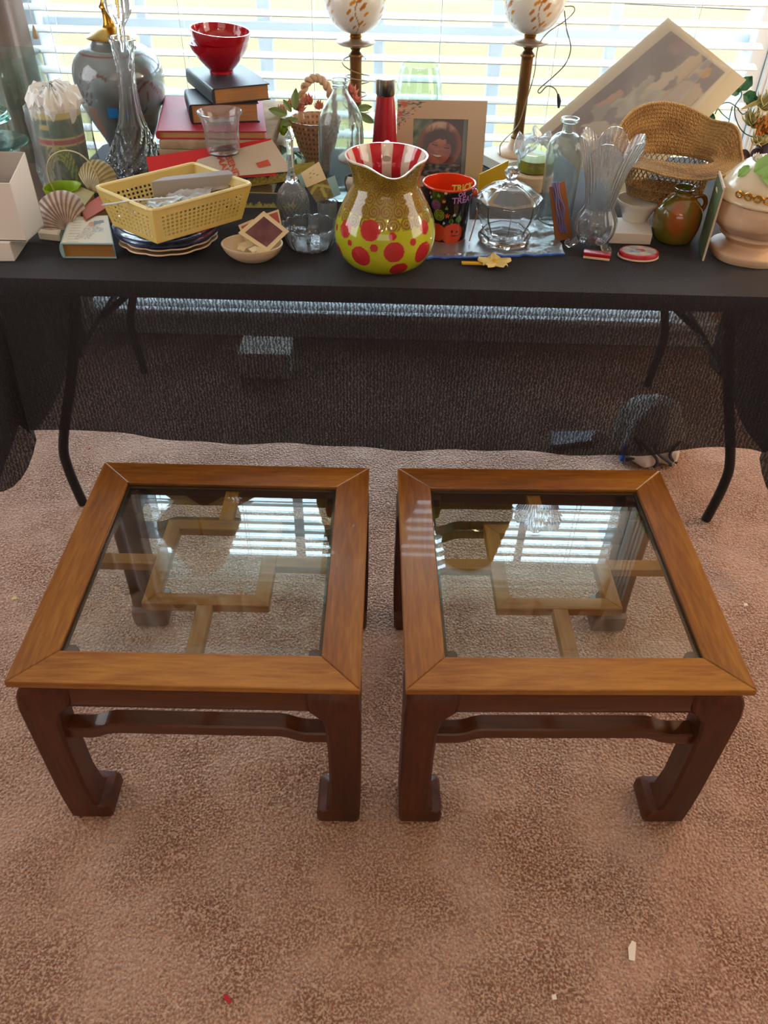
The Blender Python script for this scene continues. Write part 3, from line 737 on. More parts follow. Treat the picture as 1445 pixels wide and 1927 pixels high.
obj('plastic_bag', lathe([(rt * 1.3, .002), (rt * 1.28, .05), (rt * 1.25, .12), (rt * 1.24, .17), (rt * 1.2, zt_ + .01)], 60, lambda th, r, z: (r * (1 + .16 * h01(math.cos(th) * 3, math.sin(th) * 3, z * 25)) * (1.04 if math.cos(th) > 0 else .97), z), close=False), 'plastic_film', gb, True)

# ---- porcelain vase lamp
p = PL(252, 300)
vl = thing('vase_lamp', p.P, 'grey porcelain urn table lamp with brass neck and blue price sticker', 'lamp')
vpr = p.prof([(34, 300), (36, 288), (44, 262), (62, 225), (77, 185), (83, 145), (79, 115), (62, 92), (43, 82), (38, 75), (40, 70)], 8)
def vcol(th, r, z, i):
    a = (th + PI / 2 + PI) % (2 * PI) - PI; b = mixc(lin('#8b9497'), lin('#6c7371'), .5 + h01(a * 2, z * 9) * 1.2)
    zz = z / vpr[-1][1]
    if abs(zz - .9) < .006: return lin('#7a4038')
    # flying scroll and tassels
    for k, (a0, z0_, sc) in enumerate(((-.55, .62, 1), (.75, .55, .9), (2.6, .6, 1), (-2.2, .5, 1))):
        da, dz_ = (a - a0) * 1.3, zz - z0_
        if abs(dz_ - .16 * math.sin(da * 3 + k)) < .012 and abs(da) < .75: return lin('#6a4a3e')
        if dz_ < -.1 and dz_ > -.34 and abs(da + .1 + .25 * dz_) < .16 + .2 * h01(a * 9, zz * 25): return mixc(lin('#b5765a'), lin('#8f8a7c'), .5 + h01(a * 14, zz * 30) * 2)
        if abs(math.hypot(da * .7, dz_ - .05) - .13) < .008: return lin('#5f5a5a')
    if zz < .45 and a > .5: b = mixc(b, lin('#7a5a5e'), .35)
    return b
obj('urn', lathe(vpr, 120, close=True, col=vcol), 'vcol_porcelain', vl)
zc_ = p.z(70); rc = p.r(46, zc_)
obj('neck_cap', lathe(spl([(rc * .8, zc_ - .004), (rc, zc_), (rc * .98, zc_ + .003), (rc * .5, zc_ + .02), (rc * .25, zc_ + .03), (rc * .22, zc_ + .06), (rc * .3, zc_ + .07), (rc * .16, zc_ + .09), (rc * .14, zc_ + .16), (.004, zc_ + .165)], 4), 32), 'brass', vl)
obj('harp_stem', tube([(0, 0, zc_ + .15), (0, 0, 1.05)], .005, 10), 'brass', vl)
obj('lamp_shade', lathe([(.17, .80), (.166, .80), (.075, 1.04), (.079, 1.04), (.17, .805)], 48, close=False), 'shade_cream', vl)
ps_ = None
zs = p.z(188); rs_ = float(np.interp(zs, vpr[:, 1], vpr[:, 0])); a0 = -PI / 2 + .02
obj('price_sticker', shell(grid(lambda u, v: ((rs_ + .0012) * math.cos(a0 + (u - .5) * .24), (rs_ + .0012) * math.sin(a0 + (u - .5) * .24), zs + (v - .5) * .035), 6, 3), -.0006), 'blue_sticker', vl)

# ---- crystal decanter
p = PL(261, 338)
dc = thing('crystal_decanter', p.P, 'tall cut crystal decanter with pointed stopper before the porcelain lamp', 'decanter')
dpr = p.prof([(54, 338), (58, 328), (53, 304), (37, 268), (24.5, 230), (18.5, 195), (16.5, 160), (17, 125), (20, 95), (24, 76), (26, 70)], 9)
hz_ = dpr[-1][1]
def cut(th, r, z):
    v = z / hz_
    if v < .42: k = .08 * (abs(math.sin(7 * th + v * 34)) + abs(math.sin(7 * th - v * 34)) - 1)
    elif v < .7: k = .05 * math.cos(12 * th)
    else: k = .05 * math.cos(8 * th) * math.sin(v * 40)
    return r * (1 + k), z
obj('bottle_body', lathe(wall_of(dpr, .007, .012), 84, cut, close=False), 'crystal', dc)
st = [(.004, hz_ - .03), (.010, hz_ - .01), (.011, hz_ + .012), (.013, hz_ + .03), (.028, hz_ + .055), (.031, hz_ + .085), (.024, hz_ + .14), (.010, hz_ + .18), (.002, hz_ + .19)]
obj('stopper', lathe(spl(st, 4), 16, lambda th, r, z: (r * (1 + .08 * math.cos(8 * th)), z)), 'crystal', dc, False)
dc.rotation_euler = (0, math.radians(3.5), 0)

# ---- newspapers, stacked books, bowls, tumbler
zn = U(400, 263, Y=2.11)[2]
z_ = T; NP = 7
for i in range(NP):
    h_ = (zn - T) / NP; x0, x1 = U(300, 300, Y=2.09)[0], U(505, 300, Y=2.09)[0]; j = rng.uniform(-.008, .008)
    which = ('lowest', 'second from the bottom', 'third from the bottom', 'middle', 'third from the top', 'second from the top', 'topmost')[i]
    obj('newspaper', box((x0 + j, 2.09 + j, z_), (x1 + j, 2.50 + j, z_ + h_ - .0006), .004, 2), 'newsprint', None, True, world=True, label='folded yellowed newspaper under the red book, ' + which + ' of the pile', cat='newspaper', group='newspapers under the red book'); z_ += h_
zr1 = zn + along(U(400, 263, z=zn), (0, 0, 1), 247)
A, B, Cc, D = quad([(312, 180), (296, 246), (501, 247), (493, 184)], zr1)
book('hardback_book', A, B, Cc, D, zn, zr1, 'red_cloth_cover', 'page_edge', 'large rose red clothbound book at the bottom of the left stack')
z0 = zr1; z1 = z0 + along(U(425, 232, z=z0), (0, 0, 1), 195)
A, B, Cc, D = quad([(349, 167), (358, 197), (486, 193), (472, 163)], z1)
book('hardback_book', A, B, Cc, D, z0, z1, 'navy_cover', 'page_edge', 'thick black book lying between the red book and the grey one')
z0b = z1 + .0005; z2 = z0b + along(U(450, 192, z=z0b), (0, 0, 1), 161)
A, B, Cc, D = quad([(352, 127), (401, 167), (507, 157), (457, 121)], z2)
book('hardback_book', A, B, Cc, D, z0b, z2, 'black_cover', 'page_edge', 'charcoal grey book on top of the left stack, under the red bowls')
def wob(amp, k, ph=0): return lambda th, r, z: (r, z + amp * math.cos(th * k + ph) * (r / .09))
bo, p = pv('glass_bowl', 417, 136, [(22, 136), (23, 130), (30, 122), (42, 107), (52, 92), (57, 78)], 'red_gloss', 'lower of the two nested red glass bowls on the book stack', 'bowl', .004, z0=z2 + .0005)
pr = p.prof([(20, 132), (22, 126), (32, 115), (44, 98), (53, 80), (56.5, 64)], 6); pr[:, 1] += .012
bi = obj('glass_bowl', lathe(wall_of(pr, .0035), 48, close=False), 'red_gloss', None, True, loc=p.P, label='upper red glass bowl tilted inside the lower red bowl', cat='bowl')
bi.rotation_euler = (math.radians(2), math.radians(5), 0)
pv('tumbler', 421, 287, [(28, 287), (31, 280), (32, 262), (33, 240), (38, 220), (44, 209)], 'crystal', 'small clear glass tumbler with flared rim before the books', 'glass', .003, z0=zn + .001, mod=lambda th, r, z: (r * (1 + (.015 * math.cos(10 * th) if z < .06 else 0)), z))

# ---- red folder, printed envelope, narrow picture strips
pl = (np.array([-.4, 1.995, .80]), np.array([0, -.9, .436]))
sheet('paper_folder', [(284, 345), (520, 330), (510, 260), (275, 296)], pl, .0015, 'red_folder', 'bright red paper folder leaning behind the yellow basket', 'folder')
pl2 = (pl[0] + pl[1] * .004, pl[1])
ev = sheet('envelope', [(345, 340), (550, 322), (512, 263), (372, 300)], pl2, .0015, 'envelope', 'crumpled cream mailing envelope with red lettering on the red folder', 'envelope')
def lay_text(body, px, plane, size, m, parent, ang=0, lift=.0006, **k):
    g = text_geo(body, size, **k); n = plane[1] / np.linalg.norm(plane[1])
    if n @ (CAM - plane[0]) < 0: n = -n
    o = U(*px, plane=plane) + n * lift; rx = np.cross((0, 0, 1.), n) if abs(n[2]) < .999 else np.array([1., 0, 0]); rx /= np.linalg.norm(rx)
    if rx[0] < 0: rx = -rx
    ry = np.cross(n, rx); V = np.array(g[0]); ca, sa = math.cos(ang), math.sin(ang)
    W_ = [o + rx * (v[0] * ca - v[1] * sa) + ry * (v[0] * sa + v[1] * ca) + n * v[2] for v in V]
    return obj('lettering', (np.array(W_), g[1]), m, parent, False, world=True)
lay_text('SMART', (416, 314), pl2, .022, 'text_red', ev, -1.15, bold=.0006); lay_text('SEND', (433, 316), pl2, .022, 'text_red', ev, -1.15, bold=.0006)
sheet('postage_patch', [(487, 316), (510, 311), (504, 300), (481, 307)], (pl2[0] + pl2[1] * .0015, pl2[1]), .0005, 'text_red', parent=ev)
def strip_col(dk):
    def f(u, v):
        if v < .1 or v > .9: return lin('#8f8a3c')
        if u > .72 and dk == 0: return mixc(lin('#a39a3e'), lin('#8a8030'), .5 + h01(u * 30, v * 6))
        sil = .35 + .3 * h01(u * 14, 3 + dk) + .15 * h01(u * 45, 8)
        if v < sil + (.15 if dk == 0 else -.1): return mixc(lin('#9f9440'), lin('#6f6a2c'), .5 + 1.2 * h01(u * 30, v * 8, 4))
        return lin('#1d3b42') if dk == 0 else lin('#262a38')
    return f
mat('strip_face', vcol=True, rough=.5)
pl3 = (U(520, 372, z=T + .03), np.array([0, -.8, .6]))
sheet('picture_strip', [(452, 354), (592, 333), (592, 304), (440, 325)], pl3, .004, 'strip_face', 'upper long narrow yellow and green picture strip behind the crystal bell', 'picture', colfn=strip_col(0), nu=90, nv=20)
pl4 = (U(500, 400, z=T + .01), np.array([0, -.8, .6]))
sheet('picture_strip', [(440, 391), (560, 391), (560, 364), (440, 360)], pl4, .004, 'strip_face', 'lower narrow picture strip with dark sky, right of the basket', 'picture', colfn=strip_col(1), nu=90, nv=20)

# ---- woven arch handle basket, shells, small books at left
p = PL(126, 388); sb_ = thing('mini_basket', p.P, 'small lime green basket with thin pale hoop handle beside the carton', 'basket')
Yb = p.P[1]
pts = [U(x, y, Y=Yb) - p.P for x, y in ((103, 362), (92, 335), (89, 310), (100, 291), (122, 283), (148, 289), (170, 308), (184, 335), (190, 360))]
obj('handle', tube(spl(pts, 5), .0028, 8, flat=.5), 'rattan', sb_)
obj('basket_body', lathe(wall_of(spl([(.025, 0), (.034, .015), (.04, .04), (.043, .05)], 4), .003), 40, lambda th, r, z: (r * (1 + .12 * abs(math.sin(2 * th))), z), close=False), 'lime_plastic', sb_)
def scallop(name, px, z, R, nrm, hinge, c1, c2, label):
    c = U(*px, z=z); n = np.array(nrm, float); n /= np.linalg.norm(n); h = np.array(hinge, float); h -= n * (h @ n); h /= np.linalg.norm(h); s = np.cross(h, n)
    def f(u, v):
        a = (u - .5) * 2.3; rr = R * 1.8 * v * (1 - .34 * (abs(a) / 1.15) ** 2.2); rib = .013 * R * math.cos(a * 34) * v
        w_ = -h * -1
        q = c + h * R * .85 - h * rr * math.cos(a) + s * rr * math.sin(a) * 1.0
        return q + n * (R * .5 * math.sin(PI * min(1, v * .95 + .02)) ** .7 * math.cos(a * .9) + rib)
    def cf(u, v): return mixc(mixc(c1, c2, .5 + .5 * math.cos((u - .5) * 2.5 * 34)), lin('#6e4a3a'), max(0, .5 * math.sin(v * 24) * .5 + (.5 - v) * .4))
    return obj(name, shell(grid(f, 150, 26, cf), .0014), 'vcol_satin', None, True, world=True, label=label, cat='shell')
mat('soap_cream', '#e6ddc4', .5)
obj('trinket_box', prism(pxpoly([(70, 436), (110, 440), (118, 424), (82, 420)], T + .02), T, T + .02, .003), 'soap_cream', None, False, world=True, label='low cream block under the front scallop shell', cat='box')
scallop('scallop_shell', (113, 402), T + .045, .052, (.05, -.75, .6), (.5, -.45, -.75), lin('#c9b9a8'), lin('#7d5c4c'), 'brown ribbed scallop shell in front, beside the pale blue book')
scallop('scallop_shell', (186, 337), T + .06, .046, (-.1, -.8, .55), (-.45, -.3, -.75), lin('#b9ab78'), lin('#7a6a3c'), 'olive brown scallop shell standing behind, left of the yellow basket')
def sidebook(px, z0, z1, m, label, pages='page_edge'):
    A, B, Cc, D = quad(px, z1); return book('small_book', A, B, Cc, D, z0, z1, m, pages, label)
mat('stripe_card', '#b9ad84', .8, n=(30, '#8a8f5a', .8), stretch=(.3, .3, 3)); mat('coral_cover', '#b9604c', .6)
sidebook([(118, 380), (150, 398), (178, 362), (150, 350)], T, T + .045, 'stripe_card', 'tiny olive striped book among the shells')
sidebook([(150, 392), (163, 412), (208, 386), (190, 366)], T, T + .04, 'coral_cover', 'tiny coral red book against the yellow basket')
z1 = T + along(U(168, 487, z=T), (0, 0, 1), 459)
A, B, Cc, D = quad([(132, 408), (114, 458), (214, 459), (203, 405)], z1)
bb = book('picture_book', A, B, Cc, D, T, z1, 'blue_cover', 'page_edge2', 'small thick book with pale blue binding and picture cover, left front')
def cover_col(u, v):
    d1 = math.hypot((u - .62) * 1.3, (v - .55)); c = lin('#dcd0b4')
    if abs(u - .55 - .5 * (v - .5)) < .16 and .12 < v < .8 and h01(u * 30, v * 30) > -.1: c = lin('#b9ab92')
    if math.hypot(u - .6, (v - .68)) < .1: c = lin('#c98a6a')
    if .62 < u < .9 and abs(v - .72 - .25 * (u - .62)) < .07 * (1.2 - (u - .62) * 2): c = lin('#6f7a78')
    if .6 < u < .85 and abs(v - .48) < .09: c = mixc(lin('#9aa09a'), c, .5 + h01(u * 20, v * 20))
    if .08 < u < .34 and math.sin(v * 60) > .2: c = mixc(c, lin('#a8a288'), .5)
    return c
zt2 = z1 + .0006; Q = [np.array([*(q[:2] * .96 + np.mean([A, B, Cc, D], axis=0)[:2] * .04), zt2]) for q in (B, Cc, D, A)]
obj('cover_picture', shell(grid(lambda u, v: (Q[0] * (1 - u) + Q[1] * u) * (1 - v) + (Q[3] * (1 - u) + Q[2] * u) * v, 50, 50, cover_col), .0005), 'vcol_satin', bb, False, world=True)

# ---- plates
p = PL(320, 462)
def plate(rr, zz, scal, m, colf, label, k=0):
    pr = [(.0005, 0), (rr * .5, 0), (rr * .52, .003), (rr * .66, .005), (rr * .97, .02), (rr, .022), (rr * .985, .0245), (rr * .68, .0095), (rr * .5, .0075), (.0005, .0075)]
    return obj('plate', lathe(pr if colf is None else [tuple(q) for q in spl(pr, 5)], 96, (lambda th, r, z: (r * (1 + scal * abs(math.cos(6 * th)) * (r / rr) ** 4), z)) if scal else None, close=False, col=colf), m, None, True, loc=(p.P[0] + k, p.P[1], zz), label=label, cat='plate')
R0 = p.r(94, 0)
def bluecol(seed):
    def f(th, r, z, i):
        if r > R0 * .93: return lin('#3a4a80')
        if r > R0 * .8: return lin('#d9dde0')
        return mixc(lin('#cfd4d2'), lin('#4f6a5a'), .25 + 1.3 * h01(math.cos(th) * r * 60, math.sin(th) * r * 60, seed))
    return f
plate(R0 * .93, T, .05, 'cream_matte', None, 'cream scalloped plate at the very bottom of the plate stack')
plate(R0 * .92, T + .0105, .05, 'cream_matte', None, 'second cream scalloped plate from the bottom of the stack', .002)
plate(R0 * 1.01, T + .021, 0, 'vcol_porcelain', bluecol(1), 'lowest blue-rimmed plate, directly on the cream scalloped plates', .001)
plate(R0 * 1.0, T + .031, 0, 'vcol_porcelain', bluecol(5), 'middle blue-rimmed plate of the stack under the yellow basket', -.002)
plate(R0 * .97, T + .041, 0, 'vcol_porcelain', bluecol(9), 'top blue and green patterned plate directly under the yellow basket', .003)

# ---- yellow perforated basket
zb = T + .0665; Fb, Lb, Rb = U(296, 459, z=zb), U(213, 424, z=zb), U(455, 412, z=zb); Bb = Lb + Rb - Fb
hB = along(U(296, 459, z=zb), (0, 0, 1), 397); ztb = zb + hB * .93
Ft, Lt, Rt = U(286, 397, z=ztb), U(179, 352, z=ztb), U(474, 346, z=ztb); Bt = Lt + Rt - Ft
yb = thing('plastic_basket', (*((Lb + Rb) / 2)[:2], zb), 'yellow perforated plastic basket of odds and ends on the plate stack', 'basket')
def perf(a, b, bt, at_, nm, nc, nr):
    a, b, bt, at_ = map(np.array, (a, b, bt, at_)); us, hole_u = [0.], []
    m0 = .07; w = (1 - 2 * m0) / nc
    for i in range(nc): us += [m0 + i * w + w * .22, m0 + i * w + w * .78]
    us.append(1.); vs = [0.]; h = .66 / nr
    for j in range(nr): vs += [.12 + j * h + h * .2, .12 + j * h + h * .8]
    vs.append(1.)
    P = lambda u, v: (a * (1 - u) + b * u) * (1 - v) + (at_ * (1 - u) + bt * u) * v
    V = [P(u, v) for v in vs for u in us]; n = len(us)
    Fc = [(j * n + i, j * n + i + 1, (j + 1) * n + i + 1, (j + 1) * n + i) for j in range(len(vs) - 1) for i in range(n - 1) if not (i % 2 == 1 and j % 2 == 1)]
    obj(nm, shell((V, Fc), .0018), 'yellow_plastic', yb, False, world=True)
perf(Lb, Fb, Ft, Lt, 'side_panel', 11, 6); perf(Fb, Rb, Rt, Ft, 'side_panel', 19, 6); perf(Rb, Bb, Bt, Rt, 'side_panel', 11, 6); perf(Bb, Lb, Lt, Bt, 'side_panel', 19, 6)
obj('basket_bottom', slab([Lb, Fb, Rb, Bb], (0, 0, 1), -.0018), 'yellow_plastic', yb, False, world=True)
rim = []
for P0, P1, P2 in ((Lt, Ft, Rt), (Ft, Rt, Bt), (Rt, Bt, Lt), (Bt, Lt, Ft)):
    P0, P1, P2 = map(np.array, (P0, P1, P2)); d0 = (P0 - P1) / np.linalg.norm(P0 - P1); d2 = (P2 - P1) / np.linalg.norm(P2 - P1)
    for t in (0, .5, 1): rim.append(P1 + d0 * .014 * (1 - t) ** 2 + d2 * .014 * t ** 2)
mat('yellow_rim', '#ecdc9a', .35)
rim.append(rim[0]); obj('rim', tube(rim, .0042, 8), 'yellow_rim', yb, True, world=True)
zi = zb + .045; z1 = zi + .028
obj('pencil_box', prism(pxpoly([(284, 342), (440, 327), (430, 319), (306, 333)], z1), zb + .004, z1, .0012), 'grey_card', None, False, world=True, label='long grey white cardboard box lying in the yellow basket', cat='box')
pl5 = (U(250, 400, z=zi), np.array([0, -.25, .97]))
obj('plastic_knife', tube(spl([U(x, y, plane=(pl5[0] + np.array([0, 0, .02]), pl5[1])) for x, y in ((191, 386), (215, 383), (245, 378), (285, 375), (330, 372))], 5), [.002] + [.0045] * 19 + [.002], 8, flat=.35), 'grey_plastic', None, True, world=True, label='pale translucent plastic knife sticking over the left rim of the yellow basket', cat='knife')
for k, (pxs, mt, lb) in enumerate((([(272, 392), (330, 384), (345, 368), (285, 374)], 'grey_plastic', 'folded pale plastic wrapper at the front of the yellow basket'),
                                   ([(300, 386), (390, 372), (400, 352), (318, 362)], 'grey_card', 'grey paper packet in the middle of the yellow basket'),
                                   ([(352, 368), (432, 352), (425, 342), (372, 352)], 'inner_card', 'crumpled tan paper slip at the right end of the yellow basket'))):
    A, B, Cc, D = [U(x, y, z=zi + .012 - .004 * k) for x, y in pxs]
    obj('paper_packet', shell(grid(lambda u, v: (A * (1 - u) + B * u) * (1 - v) + (D * (1 - u) + Cc * u) * v + np.array([0, 0, .009 * h01(u * 4, v * 3, k * 7) + .004 * h01(u * 12, v * 9, k)]), 16, 10), .0015), mt, None, True, world=True, label=lb, cat='paper')

# ---- cream oval bowl with photo slides
ob, p = pv('oval_bowl', 477, 487, [(24, 487), (34, 484), (48, 474), (56, 463), (58, 457)], 'cream_matte', 'small cream oval bowl holding loose photo slides, front left of the table', 'bowl', .004, sy=.82)
def slide(pxs, plane, inner, label, m0='slide_card'):
    r = sheet('photo_slide', pxs, plane, .0018, m0, label, 'slide')
    c = np.mean(np.array(pxs, float), axis=0); q = [tuple(c + (np.array(a) - c) * .74) for a in pxs]; n = np.array(plane[1]) / np.linalg.norm(plane[1])
    sheet('film_window', q, (plane[0] + n * .0006, n), .0004, inner, parent=r); return r
mat('film_brown', '#5d3038', .25, n=(30, '#8a5a58', .6)); mat('film_red', '#b5504a', .4)
ps = (U(490, 470, z=T + .035), np.array([.05, -.72, .69]))
slide([(503, 475), (544, 435), (496, 397), (448, 438)], ps, 'film_brown', 'largest photo slide standing tilted in the cream oval bowl')
ps = (U(470, 455, z=T + .035) + np.array([0, .012, 0]), np.array([-.1, -.72, .69]))
slide([(462, 455), (490, 440), (476, 412), (448, 424)], ps, 'film_red', 'photo slide with red picture leaning left behind the largest slide')
ps = (U(520, 440, z=T + .04) + np.array([0, .014, 0]), np.array([.1, -.75, .66]))
slide([(512, 428), (530, 422), (524, 394), (500, 402)], ps, 'film_red', 'photo slide with red picture leaning right behind the largest slide')
for k, (cx_, cy2, w, h, an) in enumerate(((462, 462, 26, 15, .5), (478, 470, 20, 11, 1.0), (455, 468, 16, 9, -.4), (492, 472, 18, 10, .2))):
    P = U(cx_, cy2, z=T + .03 + .003 * (k % 2)); g = box((-w * .0006, -h * .0007, 0), (w * .0006, h * .0007, .002), .0006)
    lb = ('widest blank cream slide lying left of centre in the oval bowl', 'middle blank cream slide turned upright in the oval bowl', 'small blank cream slide at the front left of the oval bowl', 'small blank cream slide at the right front of the oval bowl')[k]
    o = obj('photo_slide', g, 'slide_card', None, False, loc=P, label=lb, cat='slide', group='blank slides in the oval bowl'); o.rotation_euler = (.25 + .1 * k, .15 * (k - 1), an)

# ---- crystal bell, cut glass bowl, cards, cup
p = PL(554, 438); bl = thing('crystal_bell', p.P, 'cut crystal hand bell with tall faceted handle', 'bell')
pr = p.prof([(32, 438), (31, 425), (30.5, 400), (30, 380), (27, 362), (19, 350), (12, 342)], 8); hbz = pr[-1][1]
obj('bell_body', lathe(wall_of(pr, .003), 96, lambda th, r, z: (r * (1 + (.035 * (abs(math.sin(10 * th + z * 190)) + abs(math.sin(10 * th - z * 190)) - 1) if .03 < z < hbz - .01 else .01 * math.cos(30 * th))), z), close=False), 'crystal', bl)
obj('handle', lathe(spl([(.006, hbz - .002), (.013, hbz + .003), (.014, hbz + .01), (.008, hbz + .022), (.0075, hbz + .06), (.009, hbz + .09), (.011, hbz + .098), (.0005, hbz + .112)], 3), 8), 'crystal', bl, False)
pv('cut_glass_bowl', 585, 462, [(36, 462), (42, 456), (47, 445), (50, 434), (52, 424)], 'crystal', 'low scalloped cut glass bowl between the bell and the spotted pitcher', 'bowl', .0045, seg=96, mod=lambda th, r, z: (r * (1 + .045 * abs(math.sin(8 * th))), z + (.004 * abs(math.sin(8 * th)) if z > .03 else 0)))
pv('glass_cup', 617, 442, [(16, 442), (17, 430), (18, 400), (19, 378)], 'crystal', 'small plain glass cup standing inside the cut glass bowl', 'glass', .002, z0=T + .006)
pc_ = (U(600, 400, z=T + .055) , np.array([.1, -.85, .5]))
def photo2(u, v):
    if u > .7: return mixc(lin('#6f9aa5'), lin('#8fb0b5'), v)
    if abs(v - .9 + .9 * abs(u - .32)) < .09 or (abs(u - .42) < .06 and v < .7): return lin('#a39a4c')
    return mixc(lin('#5f5428'), lin('#7d6b3a'), .5 + h01(u * 9, v * 9))
sheet('picture_card', [(597, 383), (641, 366), (630, 330), (577, 352)], pc_, .0012, 'vcol_satin', 'small glossy landscape photo card leaning in the cut glass bowl', 'card', colfn=photo2, nu=40, nv=40)
def card3(u, v):
    for a, b in ((.4, .7), (.6, .75), (.35, .45), (.55, .55), (.7, .4)):
        if abs(u - a) < .05 and abs(v - b) < .025: return lin('#7f8a3c')
    return lin('#ddcaa5')
sheet('picture_card', [(577, 353), (614, 337), (600, 304), (566, 326)], (pc_[0] + np.array([0, -.004, .0]), pc_[1]), .0012, 'vcol_paper', 'cream card with olive leaf marks behind the crystal bell', 'card', colfn=card3, nu=40, nv=40)
sheet('picture_card', [(570, 354), (592, 345), (582, 320), (558, 330)], (pc_[0] + np.array([0, .01, .0]), pc_[1]), .0012, 'blue_cover', 'dusty blue card peeking out beside the bell handle', 'card')
pv('egg_cup', 663, 378, [(10, 378), (8, 368), (13, 352), (15, 340), (11, 330)], 'white_ceramic', 'little white china egg cup behind the left side of the spotted pitcher', 'cup', .002)
pv('shallow_dish', 566, 318, [(30, 318), (40, 314), (52, 308)], 'cream_ceramic', 'shallow cream dish behind the bell under the flower basket', 'dish', .004, z0=T + .001)
p = PL(548, 322, T + .012)
obj('glass_ornament', join(xf(lathe([(.0005, 0), (.018, .004), (.03, .03), (.012, .055), (.0005, .06)], 7), (0, .5, 0)), xf(lathe([(.0005, 0), (.012, .01), (.026, .045), (.004, .08), (.0005, .082)], 6), (0, -.5, .3), (.01, 0, 0))), 'aqua_glass', None, False, loc=p.P, label='small faceted pale aqua glass leaf ornament behind the bell', cat='ornament')

# ---- flower basket
p = PL(596, 318); fbk = thing('flower_basket', p.P, 'woven ceramic wall basket of coral flowers with twisted handle', 'basket')
pr = p.prof([(20, 318), (26, 300), (33, 275), (42, 245), (50, 222)], 6); hf = pr[-1][1]
def weave(th, r, z): return r * (1 + .025 * math.copysign(1, math.sin(16 * th) * math.sin(z * 230)) * abs(math.sin(16 * th) * math.sin(z * 230)) ** .5), z
def wcol(th, r, z, i):
    g_ = abs(math.cos(16 * th)) * abs(math.cos(z * 230)); return mixc(lin('#c9a17e'), lin('#6d4c34'), (g_ - .55) * 2.4)
obj('basket_body', lathe(wall_of(spl(pr, 3), .004), 256, weave, close=False, col=wcol), 'vcol_satin', fbk)
for ph in (0, PI):
    pts = []
    for t in np.linspace(0, 1, 60):
        a = PI * t; base = np.array([.046 * math.cos(a) + .006, 0, hf - .005 + .105 * math.sin(a) ** .8]); rr = .006
        pts.append(base + rr * np.array([math.cos(a) * math.cos(t * 34 + ph), math.sin(t * 34 + ph), math.sin(a) * math.cos(t * 34 + ph)]))
    obj('handle_strand', tube(pts, .0062, 8), 'bisque', fbk)
for k, (x, y, r_) in enumerate(((530, 218, .026), (562, 207, .022), (580, 196, .024), (600, 204, .02), (660, 176, .024), (668, 190, .022), (545, 200, .018))):
    c = U(x, y, Y=p.P[1] - .01 * (k % 3)) - p.P; obj('blossom', petals(c, r_, 22, rng, curl=.5, w=.7), 'coral_petal', fbk)
for x, y, dx, dz_, L in ((548, 210, -.5, .8, .035), (540, 215, -1, .3, .05), (555, 205, .1, 1, .05), (535, 225, -.8, -.3, .04), (672, 205, .9, .2, .04), (676, 215, .9, -.4, .045), (560, 225, -.6, -.1, .05), (545, 232, -.9, -.4, .03)):
    obj('leaf', leaf(U(x, y, Y=p.P[1] - .02) - p.P, (dx, -.2, dz_), L, L * .45, (0, -1, .3)), 'leaf_green', fbk)
for x, y in ((528, 240), (534, 246)): obj('bud', ball(U(x, y, Y=p.P[1] - .02) - p.P, .013, 10), 'lime_plastic', fbk)

# ---- clear jug bottle, red flask, inverted glass
jb, p = pv('glass_jug', 643, 366, [(38, 366), (41, 356), (42, 300), (42, 240), (40, 220), (31, 198), (19, 180), (14.5, 170), (14, 164), (16, 161), (14, 157), (16, 153), (15, 149)], 'window_haze_glass', 'clear ribbed glass jug bottle with screw neck behind the crystal bell', 'bottle', .003, seg=64, mod=lambda th, r, z: (r * (1 + (.018 * math.cos(14 * th) if .02 < z < .17 else 0)), z))
p = PL(722, 352); rf = thing('thermal_flask', p.P, 'red tapered metal flask with brushed steel cap', 'flask')
obj('flask_body', lathe(p.prof([(25, 352), (26, 345), (25.5, 315), (24, 280), (20.5, 225), (17.5, 190), (16.5, 178)], 5), 40), 'red_paint', rf)
c0 = p.z(179)
obj('cap', lathe([(p.r(16.5, c0), c0), (p.r(18, c0), c0 + .003), (p.r(18.5, c0), p.z(148)), (p.r(17.5, c0), p.z(146.5)), (.0005, p.z(146))], 40), 'steel', rf)
p = PL(783, 292); obj('inverted_glass', lathe(wall_of(p.prof([(52, 292), (51, 250), (48, 200), (43, 160), (38, 130), (36, 121)], 5)[:, ::1], .003), 48, close=False), 'clear_thin', None, True, loc=p.P, label='large plain clear glass vase behind the photo frame', cat='vase')

# ---- photo frame
fp = tilt_plane(828, 352, T, 13); n = fp[1]; ft_ = [U(x, y, plane=fp) for x, y in ((744, 350), (905, 352), (917, 190), (748, 187))]
pf = thing('framed_photo', fp[0], 'ivory photo frame with painted flower corner and portrait of a person with brown hair', 'frame')
def fq(u, v, k=0): return (ft_[0] * (1 - u) + ft_[1] * u) * (1 - v) + (ft_[3] * (1 - u) + ft_[2] * u) * v + n * k
u0, u1, v0, v1 = .185, .80, .0, .79; v0 = .12
def fcol(u, v):
    for a, b, r_, c in ((.075, .945, .035, '#b9604a'), (.03, .84, .03, '#b5605a'), (.2, .88, .012, '#c98a5a')):
        if math.hypot(u - a, v - b) < r_ * (1 + .3 * h01(u * 60, v * 60)): return lin(c)
    d = u * 1.1 + (1 - v); 
    if d < .36 and h01(u * 55, v * 55, 2) > .18: return lin('#3f4f58')
    if d < .3 and h01(u * 45, v * 60, 9) > .25: return lin('#8fa0a0')
    return lin('#c4aa8f')
gs = []
def part(ua, ub, va, vb): return grid(lambda u, v: fq(ua + (ub - ua) * u, va + (vb - va) * v, .006), 40, 40, lambda u, v: fcol(ua + (ub - ua) * u, va + (vb - va) * v))
